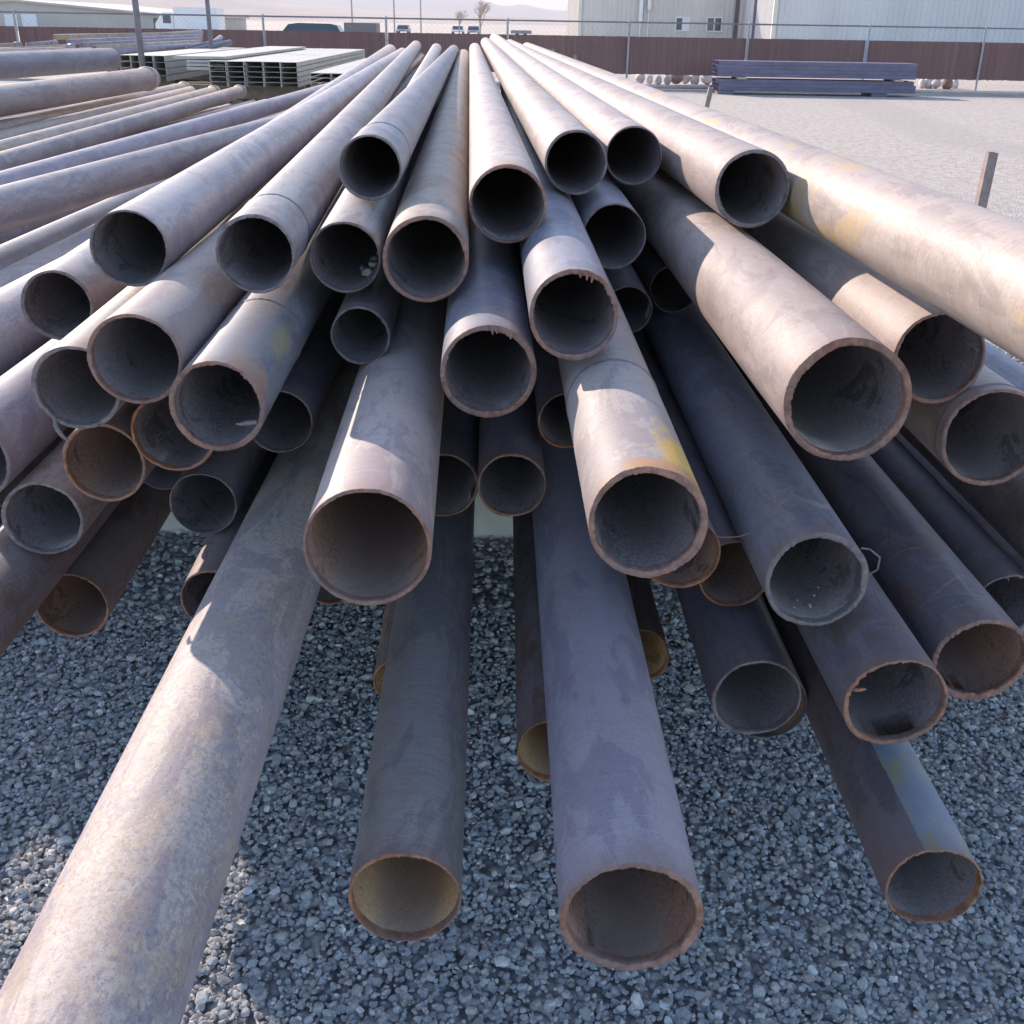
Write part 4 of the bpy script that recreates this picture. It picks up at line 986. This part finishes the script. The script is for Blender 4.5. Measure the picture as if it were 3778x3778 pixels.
# flat pale stack between the two, closed ends
A = at(612, 203, 19.9); B = at(768, 203, 19.9); Zb = at(690, 257, 19.9).z
mb = MB(); t0 = (A.z - Zb) / 4
for r in range(4):
    mb.box((A.x + (.10 if r == 3 else .33), 19.9 + .02 * r, Zb + r * t0), (B.x + .25, 28.5, Zb + (r + 1) * t0 - .012))
for v in mb.v: v.x += DX * (v.y - 19.9)
tag(mb.build('sheet_stack', galv), 'pale stack of galvanised sheets with closed bright ends between the channel stacks', 'sheet stack')
tim = plain('brown_timber', (0.20, 0.165, 0.13), .85, .3, 5, bump=.4)
for (u0, u1, Y, zt_, lab) in ((600, 1110, 20.2, at(900, 321, 19.6).z, 'near timber crib under the galvanised stacks'), (600, 1110, 26.5, at(900, 321, 19.6).z, 'far timber crib under the galvanised stacks'),
                           (425, 615, 22.2, at(520, 300, 21.5).z, 'timber crib under the stepped stack at the far left'), (1135, 1300, 18.3, at(1220, 320, 17.5).z, 'timber crib under the lower of the low stacks'),
                           (1290, 1420, 19.3, at(1350, 300, 18.0).z, 'timber crib under the taller of the low stacks')):
    a, b_ = xat(u0, Y), xat(u1, Y); mb = MB(); n = max(2, int(zt_ / .19)); h = zt_ / n
    for k in range(n):
        if k % 2 == 0: mb.box((a, Y, k * h), (b_, Y + .18, (k + 1) * h - .004), bev=.008); mb.box((a, Y + .7, k * h), (b_, Y + .88, (k + 1) * h - .004), bev=.008)
        else:
            for j in range(5):
                xx = a + (b_ - a - .18) * j / 4; mb.box((xx, Y - .03, k * h), (xx + .18, Y + .92, (k + 1) * h - .004), bev=.008)
    tag(mb.build('timber_crib', tim), lab, 'timber', 'timber cribs under the steel')

# ------------------------------------------------------------------ far pile of pipes along the fence (left)
fp_m = [MT['grey'], MT['tan'], MT['lav']]
rows = [(395, 745, 143, 118, 28.5, .055), (200, 745, 137, 126, 27.5, .06), (250, 742, 156, 135, 26.5, .06), (300, 745, 168, 146, 26.0, .06), (350, 740, 178, 156, 25.8, .06), (420, 735, 190, 166, 25.2, .06)]
ordn = ['topmost', 'second from the top', 'third from the top', 'fourth from the top', 'fifth from the top', 'lowest']
for i, (ua, ub, va, vb, Y, r) in enumerate(rows):
    A = at(ua, va, Y); B = at(ub, vb, Y + 3.0)
    n = 40; th = [2 * math.pi * k / n for k in range(n)]; d_ = (B - A); q = d_.to_track_quat('Z', 'Y'); vs = []
    for (rr, tt) in ((r, 0), (r, 1), (r - .006, 1), (r - .006, 0)):
        vs += [A + d_ * tt + q @ Vector((rr * math.cos(t), rr * math.sin(t), 0)) for t in th]
    fs = [(k * n + j, k * n + (j + 1) % n, ((k + 1) % 4) * n + (j + 1) % n, ((k + 1) % 4) * n + j) for k in range(4) for j in range(n)]
    o = mesh_obj('steel_pipe', vs, fs, fp_m[i % 3], smooth=True)
    tag(o, 'slim pipe in the pile beyond the left poles, %s' % ordn[i], 'steel pipe', 'pipes lying beyond the left poles')
mb = MB(); mb.box((xat(430, 27), 26.0, 0), (xat(470, 27), 29, at(450, 175, 27).z - .1), bev=.01)
tag(mb.build('timber_crib', tim), 'timber prop under the pipes beyond the left poles, left one', 'timber', 'timber cribs under the steel')
mb = MB(); mb.box((xat(690, 28), 26.5, 0), (xat(730, 28), 31, at(700, 165, 28).z - .1), bev=.01)
tag(mb.build('timber_crib', tim), 'timber prop under the pipes beyond the left poles, right one', 'timber', 'timber cribs under the steel')
# bluish short pipes at their right end
for i, (ua, va, ub, vb, Y) in enumerate(((690, 182, 815, 150, 27.2), (700, 190, 850, 156, 26.7), (775, 168, 815, 138, 28.2))):
    A = at(ua, va, Y); B = at(ub, vb, Y + 1.2); mb = MB(); mb.tube(A, B, .06, n=20)
    tag(mb.build('short_pipe', MT['blue'], smooth=True), ['bluish short pipe right of the thinner pole, middle one', 'bluish short pipe right of the thinner pole, nearest one', 'bluish short pipe right of the thinner pole, smallest'][i], 'steel pipe', 'short bluish pipes by the thinner pole')
# small pipes with sleeves at the left edge
for i, (ua, va, ub, vb, Y) in enumerate(((-120, 176, 75, 166, 24), (100, 166, 205, 158, 25), (-200, 196, 275, 173, 23), (-200, 212, 250, 186, 22), (170, 178, 262, 172, 24.4))):
    A = at(ua, va, Y); B = at(ub, vb, Y + .8); mb = MB(); mb.tube(A, B, .05, n=20)
    o = mb.build('small_pipe', MT['tan' if i % 2 == 0 else 'grey'], smooth=True)
    e_ = MB(); dd = (B - A).normalized(); e_.tube(B - dd * .12, B + dd * .02, .062, n=20); e_.build('end_sleeve', MT['grey'], o, smooth=True)
    tag(o, 'small sleeved pipe at the far left edge, %s' % ['highest', 'with the second highest end', 'long one running off the left edge', 'lowest, beside the thickest pipe', 'short stub in the middle'][i], 'steel pipe', 'small sleeved pipes at the far left')

# ------------------------------------------------------------------ metal buildings on the right
def corr_mat(name, c, pitch):
    m, nt, b = newmat(name)
    tc = N(nt, 'ShaderNodeTexCoord'); sep = N(nt, 'ShaderNodeSeparateXYZ'); nt.links.new(tc.outputs['Object'], sep.inputs[0])
    f = noise(nt, mapping(nt, tc.outputs['Object'], (.6, .6, .1)), 1.0, 4, .6)
    nt.links.new(ramp(nt, f, [(0.3, [x * .9 for x in c]), (0.7, [min(1, x * 1.06) for x in c])]), b.inputs['Base Color'])
    setin(b, Roughness=.5); return m
wallA = corr_mat('grey_beige_cladding', (0.60, 0.56, 0.51), .3)
wallB = corr_mat('light_blue_grey_cladding', (0.62, 0.585, 0.565), .3)
trim = plain('cream_trim', (0.66, 0.62, 0.52), .5, .05, 2)
white = plain('white_paint', (0.75, 0.74, 0.73), .5, .05, 2)
darkg = plain('dark_gutter', (0.10, 0.085, 0.11), .5, .1, 2)
roofm = plain('metal_roof', (0.4, 0.4, 0.42), .5, .1, 2)
def glassm():
    m, nt, b = newmat('window_glass'); setin(b, Roughness=.08, Metallic=0.0); b.inputs['Base Color'].default_value = (.05, .06, .09, 1); return m
glass = glassm()
def ribbed_wall(a, b_, z0, z1, pitch=.32, depth=.04):
    """ribbed sheet along a to b; ribs stand out to the right-hand side of travel"""
    a = Vector(a); b_ = Vector(b_); d = (b_ - a); L = d.length; d.normalize(); nrm = Vector((d.y, -d.x, 0))
    pts = []; x = 0
    while x < L:
        for dx, o in ((0, 0), (pitch * .62, 0), (pitch * .70, depth), (pitch * .92, depth)):
            if x + dx < L: pts.append(a + d * (x + dx) + nrm * o)
        x += pitch
    pts.append(b_)
    mb = MB(); n = len(pts)
    mb.add([Vector((p.x, p.y, z0)) for p in pts] + [Vector((p.x, p.y, z1)) for p in pts], [(i, i + 1, n + i + 1, n + i) for i in range(n - 1)])
    return mb
def building(name, label, x0, x1, y0, y1, h, wm, trims=True):
    e = empty(name, ((x0 + x1) / 2, y0, 0)); tag(e, label, 'building'); o = e.location
    rel = lambda x, y: Vector((x - o.x, y - o.y, 0))
    ribbed_wall(rel(x0, y0), rel(x1, y0), 0, h).build('front_wall', wm, e)
    ribbed_wall(rel(x0, y1), rel(x0, y0), 0, h).build('side_wall', wm, e)
    ribbed_wall(rel(x1, y0), rel(x1, y1), 0, h).build('side_wall', wm, e)
    ribbed_wall(rel(x1, y1), rel(x0, y1), 0, h).build('back_wall', wm, e)
    mb = MB(); a = rel(x0 - .3, y0 - .3); b_ = rel(x1 + .3, y1 + .3)
    mb.add([(a.x, a.y, h), (b_.x, a.y, h), (b_.x, b_.y, h), (a.x, b_.y, h), (a.x, (a.y + b_.y) / 2, h + 1.5), (b_.x, (a.y + b_.y) / 2, h + 1.5)],
           [(0, 1, 5, 4), (3, 4, 5, 2), (0, 4, 3), (1, 2, 5), (0, 3, 2, 1)])
    mb.build('roof', roofm, e)
    mb = MB(); p = rel(x0, y0); mb.box((p.x - .12, p.y - .12, 0), (p.x + .12, p.y - .05, h)); mb.box((p.x - .12, p.y - .05, 0), (p.x - .05, p.y + .12, h)); mb.build('corner_trim', trim, e)
    return e, rel
YA = 82.0
xa0, xa1 = xat(2138, YA), xat(2716, YA)
bA, relA = building('metal_building', 'tall grey metal building with two sliding windows, behind the fence right of centre', xa0, xa1, YA, YA + 21, 7.2, wallA)
def slide_window(e, rel, u0, u1, v0, v1, Y, panes):
    A = at(u0, v0, Y); B = at(u1, v1, Y); p = rel(A.x, Y); q = rel(B.x, Y)
    z0, z1 = B.z, A.z; mb = MB(); y = p.y; t = .07
    mb.box((p.x, y - .10, z0), (q.x, y + .0, z0 + t)); mb.box((p.x, y - .10, z1 - t), (q.x, y, z1))
    mb.box((p.x, y - .10, z0 + t), (p.x + t, y, z1 - t)); mb.box((q.x - t, y - .10, z0 + t), (q.x, y, z1 - t)); mx = (p.x + q.x) / 2
    mb.box((mx - t / 2, y - .11, z0 + t), (mx + t / 2, y, z1 - t))
    w_ = mb.build('window', white, e)
    for i, (a, b_) in enumerate(((p.x + t, mx - t / 2), (mx + t / 2, q.x - t))):
        m2 = MB(); m2.box((a, y - .07, z0 + t), (b_, y - .05, z1 - t)); m2.build('pane' if panes[i] else 'blind', glass if panes[i] else white, w_)
slide_window(bA, relA, 2493, 2542, 62, 115, YA, (1, 0))
slide_window(bA, relA, 2608, 2661, 62, 118, YA, (1, 1))
for u, w, vb in ((2361, .13, 80), (2393, .11, 36)):
    A = at(u, vb, YA); p = relA(A.x, YA); mb = MB(); mb.box((p.x - w, p.y - .32, A.z), (p.x + w, p.y - .08, 7.0), bev=.02); mb.build('wall_duct', white, bA)
    mb = MB(); mb.box((p.x - .04, p.y - .14, 0), (p.x + .04, p.y - .06, A.z)); mb.build('conduit', white, bA)
mb = MB(); p = relA(xa1, YA); mb.box((p.x - .16, p.y - .16, 0), (p.x + .1, p.y - .05, 7.2)); mb.build('downspout', darkg, bA)
YC = 92.0
bC, relC = building('link_building', 'light bluish wall set back between the two metal buildings', xat(2722, YC) - .8, xat(2800, YC) + 4, YC, YC + 12, 6.4, wallB)
YB = 70.0
xb0 = xat(2855, YB)
bB, relB = building('metal_building', 'long blue-grey ribbed metal building filling the upper right, behind the fence', xb0, xb0 + 42, YB, YB + 9, 8.0, wallB)
mb = MB(); p = relB(xb0, YB); mb.box((.0 + p.x + .3, p.y - .09, 0), (p.x + 42, p.y - .045, 1.15)); mb.build('wainscot', plain('blue_wainscot', (.36, .41, .52), .5, .08, 2), bB)
mb = MB(); P = at(2782, 80, 66); mb.tube((P.x, 66, -.1), (P.x, 66, 9.0), .085, n=12)
tag(mb.build('utility_pole', darkg, smooth=True), 'dark thin pole standing in the gap between the two metal buildings', 'pole')

# ------------------------------------------------------------------ things beyond the fence on the left
ware_m = plain('faded_tan_cladding', (0.46, 0.41, 0.36), .6, .08, .5)
Yw = 150.0
xw0, xw1 = xat(-500, Yw), xat(640, Yw); zr = at(60, 5, Yw).z; ze = at(640, 60, Yw).z
e = empty('warehouse', ((xw0 + xw1) / 2, Yw, 0)); tag(e, 'long pale tan warehouse with a low gable, beyond the fence at the left', 'building'); hw = (xw1 - xw0) / 2
mb = MB(); xr = xat(60, Yw) - (xw0 + xw1) / 2
mb.add([(-hw, 0, 0), (hw, 0, 0), (hw, 0, ze), (xr, 0, zr), (-hw, 0, ze), (-hw, 40, 0), (hw, 40, 0), (hw, 40, ze), (xr, 40, zr), (-hw, 40, ze)],
       [(0, 1, 2, 3, 4), (6, 5, 9, 8, 7), (1, 6, 7, 2), (5, 0, 4, 9)])
mb.build('wall', ware_m, e)
mb = MB(); mb.add([(-hw - .5, -.5, ze - .1), (xr, -.5, zr), (hw + .5, -.5, ze - .1), (-hw - .5, 40.5, ze - .1), (xr, 40.5, zr), (hw + .5, 40.5, ze - .1),
                   (-hw - .5, -.5, ze + .15), (xr, -.5, zr + .25), (hw + .5, -.5, ze + .15), (-hw - .5, 40.5, ze + .15), (xr, 40.5, zr + .25), (hw + .5, 40.5, ze + .15)],
                  [(6, 7, 10, 9), (7, 8, 11, 10), (0, 6, 9, 3), (2, 5, 11, 8), (0, 1, 7, 6), (1, 2, 8, 7), (1, 0, 3, 4), (2, 1, 4, 5)])
mb.build('roof', ware_m, e)
for u0, u1 in ((15, 68), (78, 140)):
    a = at(u0, 52, Yw); b_ = at(u1, 95, Yw); mb = MB(); mb.box((a.x - e.location.x, -.12, 0), (b_.x - e.location.x, -.01, a.z)); mb.build('roller_door', white, e)

dkpaint = plain('dark_green_car_paint', (.035, .05, .055), .2, .1, 2)
tyre = plain('tyre_rubber', (.03, .03, .03), .8, .2, 5)
lamp = plain('lamp_lens', (.6, .55, .5), .2, .05, 5)
def car(x, y, L, W, H, paint, label, wagon=True):
    e = empty('parked_car', (x, y, 0)); tag(e, label, 'car', 'vehicles parked beyond the fence')
    h1 = H * .55; g = .22
    prof = [(-L/2, g + .15), (-L/2 + .05, h1 - .12), (-L/2 + .95, h1), (-L/2 + 1.55, H - .07), (-L/2 + 2.1, H), (L/2 - .9, H - .02), (L/2 - .45, H - .12), (L/2 - .1, h1), (L/2, h1 - .2), (L/2, g + .15)]
    def ext(pr, y0, y1, zin=0.0):
        m_ = MB(); n = len(pr); ins = [(.14 if p[1] > h1 + .02 else 0) for p in pr]
        m_.add([(p[0], y0 + i_, p[1]) for p, i_ in zip(pr, ins)] + [(p[0], y1 - i_, p[1]) for p, i_ in zip(pr, ins)], [tuple(range(n)), tuple(range(n, 2 * n))[::-1]] + [(i, n + i, n + (i + 1) % n, (i + 1) % n) for i in range(n)])
        return m_
    ext(prof, -W/2, W/2).build('body', paint, e)
    for a, b_ in ((-L/2 + 1.45, -L/2 + 2.35), (-L/2 + 2.45, -L/2 + 3.35), (-L/2 + 3.45, L/2 - .45)):
        for s in (-1, 1):
            m_ = MB(); y1 = s * (W/2 + .005); y2 = s * (W/2 - .13)
            a2 = a + (.3 if a < -L/2 + 1.6 else 0); b2 = b_ - (.12 if b_ > L/2 - .6 else 0)
            m_.add([(a, y1, h1 + .03), (b_, y1, h1 + .03), (b2, y2, H - .12), (a2, y2, H - .12), (a, y1 - s * .04, h1 + .03), (b_, y1 - s * .04, h1 + .03), (b2, y2 - s * .04, H - .12), (a2, y2 - s * .04, H - .12)],
                   [(0, 1, 2, 3), (7, 6, 5, 4), (0, 4, 5, 1), (1, 5, 6, 2), (2, 6, 7, 3), (3, 7, 4, 0)])
            m_.build('side_window', glass, e)
    m_ = MB(); m_.add([(-L/2 + .98, -W/2 + .1, h1 + .02), (-L/2 + .98, W/2 - .1, h1 + .02), (-L/2 + 1.5, W/2 - .18, H - .1), (-L/2 + 1.5, -W/2 + .18, H - .1),
                       (-L/2 + 1.0, -W/2 + .1, h1), (-L/2 + 1.0, W/2 - .1, h1), (-L/2 + 1.52, W/2 - .18, H - .12), (-L/2 + 1.52, -W/2 + .18, H - .12)], [(0, 3, 2, 1), (4, 5, 6, 7), (0, 1, 5, 4), (3, 7, 6, 2), (0, 4, 7, 3), (1, 2, 6, 5)])
    for v in m_.v: v.x -= .03; v.z += .03
    m_.build('windscreen', glass, e)
    for sx in (-L/2 + .9, L/2 - .85):
        for s in (-1, 1):
            m_ = MB(); m_.tube((sx, s * (W/2 - .2), .34), (sx, s * (W/2 + .01), .34), .34, n=20); w_ = m_.build('wheel', tyre, e)
            m_ = MB(); m_.tube((sx, s * (W/2 - .02), .34), (sx, s * (W/2 + .02), .34), .2, n=14); m_.build('rim', white, w_)
    for sx in (-L/2 + .03, L/2 - .03):
        for s in (-1, 1):
            m_ = MB(); m_.box((sx - .06, s * (W/2 - .25) - .15, h1 - .28), (sx + .06, s * (W/2 - .25) + .15, h1 - .13), bev=.02); m_.build('headlight' if sx < 0 else 'tail_light', lamp, e)
    return e
Yc = 78.0
car(xat(1132, Yc), Yc, 5.1, 1.9, 1.56, dkpaint, 'dark green wagon with roof glass showing over the fence, left of centre')
whp = plain('white_car_paint', (.6, .6, .62), .25, .05, 2); dk2 = plain('dark_car_paint', (.06, .06, .08), .3, .1, 2)
greyp = plain('grey_car_paint', (.20, .20, .23), .35, .1, 2)
for u, Y, pt, lab in ((1488, 180, greyp, 'small grey car seen from the front far beyond the fence, left of the other two'), (1690, 185, whp, 'small white car seen from the front far beyond the fence, above the pipe crest'), (1748, 180, greyp, 'small grey car seen from the front far beyond the fence, beside the white one')):
    car(xat(u, Y), Y, 4.6, 1.8, 1.3, pt, lab).rotation_euler = (0, 0, R_(90))
Yt = 150; xa_, xb_ = xat(1885, Yt), xat(1962, Yt); e = empty('flat_trailer', ((xa_ + xb_) / 2, Yt, 0)); tag(e, 'low flat trailer far beyond the fence, left of the grey metal building', 'trailer'); hw = (xb_ - xa_) / 2
m_ = MB(); m_.box((-hw, 0, .55), (hw, 2, .95), bev=.03); m_.build('deck', greyp, e)
for sx in (-.5, .5):
    m_ = MB(); m_.tube((sx, -.02, .3), (sx, .2, .3), .3, n=16); m_.build('wheel', tyre, e)
# box trailer, container, white truck
mb = MB(); Yt = 84; a, b_ = xat(1268, Yt), xat(1388, Yt)
e = empty('box_trailer', ((a + b_) / 2, Yt, 0)); tag(e, 'brown grey box trailer right of the dark green wagon', 'trailer'); hw = (b_ - a) / 2
mb.box((-hw, 0, .5), (hw, 2.2, 1.62), bev=.03); mb.build('box', plain('brown_grey_paint', (.16, .14, .15), .6, .1, 2), e)
for sx in (-.5, .5):
    m_ = MB(); m_.tube((sx, -.02, .35), (sx, .2, .35), .35, n=18); m_.build('wheel', tyre, e)
m_ = MB(); m_.box((hw, 1.0, .45), (hw + 1.2, 1.15, .55)); m_.build('drawbar', tyre, e)
Yt = 95; a, b_ = xat(568, Yt), xat(648, Yt); e = empty('dump_bin', ((a + b_) / 2, Yt, 0)); tag(e, 'dark green steel bin beyond the fence, left of the white truck', 'bin'); hw = (b_ - a) / 2
mb = MB(); mb.add([(-hw, 0, .1), (hw, 0, .1), (hw, 2, .1), (-hw, 2, .1), (-hw, -.1, 1.7), (hw * 1.15, -.1, 1.6), (hw * 1.15, 2.1, 1.6), (-hw, 2.1, 1.7)], [(0, 1, 5, 4), (1, 2, 6, 5), (2, 3, 7, 6), (3, 0, 4, 7), (3, 2, 1, 0)]); mb.build('shell', plain('dark_green_bin', (.07, .08, .08), .6, .2, 2), e)
mb = MB(); [mb.box((-hw + i * hw / 2 - .04, -.14, .2), (-hw + i * hw / 2 + .04, -.09, 1.55)) for i in range(1, 5)]; mb.build('ribs', dk2, e)
Yt = 92; xt = xat(690, Yt); e = empty('box_truck', (xt, Yt, 0)); tag(e, 'white box truck beyond the fence, just left of the thinner pole', 'truck')
m_ = MB(); m_.box((-1.0, 0, .7), (2.4, 2.3, 2.5), bev=.04); m_.build('cargo_box', white, e)
m_ = MB(); m_.add([(-2.5, .1, .5), (-1.05, .1, .5), (-1.05, .1, 2.1), (-1.9, .1, 2.1), (-2.5, .1, 1.3), (-2.5, 2.2, .5), (-1.05, 2.2, .5), (-1.05, 2.2, 2.1), (-1.9, 2.2, 2.1), (-2.5, 2.2, 1.3)], [(0, 1, 2, 3, 4), (9, 8, 7, 6, 5), (0, 4, 9, 5), (4, 3, 8, 9), (3, 2, 7, 8), (2, 1, 6, 7), (1, 0, 5, 6)]); cb_ = m_.build('cab', white, e)
m_ = MB(); m_.box((-1.85, .06, 1.35), (-1.25, .095, 1.95)); m_.build('window', glass, cb_)
for sx in (-1.8, 1.6):
    m_ = MB(); m_.tube((sx, -.02, .42), (sx, .25, .42), .42, n=18); m_.build('wheel', tyre, e)
# light poles and bare trees
lp = plain('galvanised_light_pole', (.30, .29, .31), .5, .1, 2)
for u, Y, h in ((1300, 150, 11), (1455, 155, 12), (1553, 170, 11)):
    x = xat(u, Y); e = empty('light_pole', (x, Y, 0)); tag(e, {1300: 'thin light pole far beyond the fence, first left of centre', 1455: 'thin light pole far beyond the fence, second left of centre', 1553: 'thin light pole nearest the bare trees'}[u], 'pole', 'poles beyond the fence')
    m_ = MB(); m_.tube((0, 0, 0), (0, 0, h), .11, .07, 10); m_.build('shaft', lp, e)
    m_ = MB(); m_.tube((0, 0, h), (1.3, 0, h + .25), .04, n=8); m_.box((1.2, -.12, h + .16), (1.8, .12, h + .3), bev=.03); m_.build('lamp_arm', lp, e)
bark = plain('bare_branches', (.42, .34, .29), .9, .2, 2)
def tree(x, y, h, seed, label):
    q = random.Random(seed); e = empty('bare_tree', (x, y, 0)); tag(e, label, 'tree', 'bare trees beyond the fence')
    m_ = MB(); m_.tube((0, 0, 0), (0, 0, h * .35), h * .028, h * .018, 8); m_.build('trunk', bark, e, smooth=True)
    c = MB()
    def br(p, d, l, r, n):
        p2 = p + d * l; c.tube(p, p2, r, r * .6, 5, False)
        if n:
            for _ in range(3 if n > 1 else 4):
                d2 = (d + Vector((q.uniform(-1, 1), q.uniform(-1, 1), q.uniform(-.3, .8))) * .62).normalized(); br(p + d * l * q.uniform(.5, 1), d2, l * q.uniform(.55, .8), r * .6, n - 1)
    for _ in range(5): br(Vector((0, 0, h * q.uniform(.25, .35))), Vector((q.uniform(-.5, .5), q.uniform(-.5, .5), 1)).normalized(), h * .3, h * .014, 4)
    c.build('crown', bark, e)
for u, Y, h, lab in ((1772, 135, 4.3, 'bare brownish tree beyond the fence above the pipe crest, taller of two'), (1695, 175, 3.6, 'faint bare tree beyond the fence, shorter of two')):
    tree(xat(u, Y), Y, h, u, lab)

# ------------------------------------------------------------------ far hills
def hill_mat(name, c1, c2, sc):
    m, nt, b = newmat(name); tc = N(nt, 'ShaderNodeTexCoord')
    f = noise(nt, mapping(nt, tc.outputs['Object'], sc), 1.0, 6, .65, .5)
    nt.links.new(ramp(nt, f, [(.35, c1), (.65, c2)]), b.inputs['Base Color']); setin(b, Roughness=1.0); b.inputs['Specular IOR Level'].default_value = 0
    return m
def ridge(name, prof, Y, depth, mat, seed, rough, foot=0.0):
    """a range of hills whose crest follows prof = [(u, v)] at distance Y and falls towards us over depth metres"""
    q = np.random.default_rng(seed); us_ = np.linspace(prof[0][0], prof[-1][0], 260); vv = np.interp(us_, [p[0] for p in prof], [p[1] for p in prof])
    nz = np.zeros_like(us_)
    for k in range(1, 7): nz += np.sin(us_ / (260 / k) * 2 + q.uniform(0, 6)) / k
    rows_ = 14; vs = []
    for j in range(rows_ + 4):
        t = j / rows_
        for i, (u, v) in enumerate(zip(us_, vv)):
            P = at(u, v + nz[i] * rough, Y); hgt = max(P.z, 3)
            if t <= 1:
                yy = Y - depth * (1 - t); prof_ = t ** 1.5; w = math.sin(i * .23 + seed) * .5 + math.sin(i * .071 + t * 3) * .5
                vs.append((P.x * (1 - .0 * (1 - t)), yy + w * depth * .05 * (1 - t), -2 + (hgt + 2) * prof_ * (1 + .10 * w * (1 - t) * t * 4)))
            else: vs.append((P.x, Y + depth * (t - 1) * 1.5, -2 + (hgt + 2) * max(0, 1 - (t - 1) * 3.2)))
    n = len(us_); fs = [(j * n + i, j * n + i + 1, (j + 1) * n + i + 1, (j + 1) * n + i) for j in range(rows_ + 3) for i in range(n - 1)]
    tag(mesh_obj(name, vs, fs, mat, smooth=True), kind='structure')
h1 = hill_mat('dry_grass_hill', (.34, .28, .235), (.50, .43, .38), (.004, .0025, .004))
h2 = hill_mat('far_range', (.22, .22, .22), (.34, .31, .29), (.001, .001, .001))
ridge('hills', [(-2600, -260), (-1200, -220), (-200, -160), (500, -80), (900, -25), (1057, 6), (1228, 18), (1455, 40), (1740, 55), (2100, 66), (2500, 75), (3000, 84), (6000, 90)], 2600, 1500, h1, 3, .6)
ridge('mountains', [(-3000, -380), (-500, -200), (900, -90), (1500, -30), (1770, -2), (1840, 18), (1875, 23), (1925, 14), (1960, 22), (2010, 34), (2070, 39), (2300, 30), (2800, 44), (3600, 20), (6500, -20)], 6500, 2200, h2, 5, .8)

# ------------------------------------------------------------------ the air
hz = MB(); hz.box((-6000, -80, -1), (6000, 8900, 760))
hm = bpy.data.materials.new('haze'); hm.use_nodes = True; hn = hm.node_tree; hn.nodes.clear()
ho = N(hn, 'ShaderNodeOutputMaterial'); hv = N(hn, 'ShaderNodeVolumePrincipled'); hn.links.new(hv.outputs[0], ho.inputs['Volume'])
hv.inputs['Color'].default_value = (.96, .95, 1, 1); hv.inputs['Density'].default_value = 0.0003
tag(hz.build('haze', hm), kind='stuff')
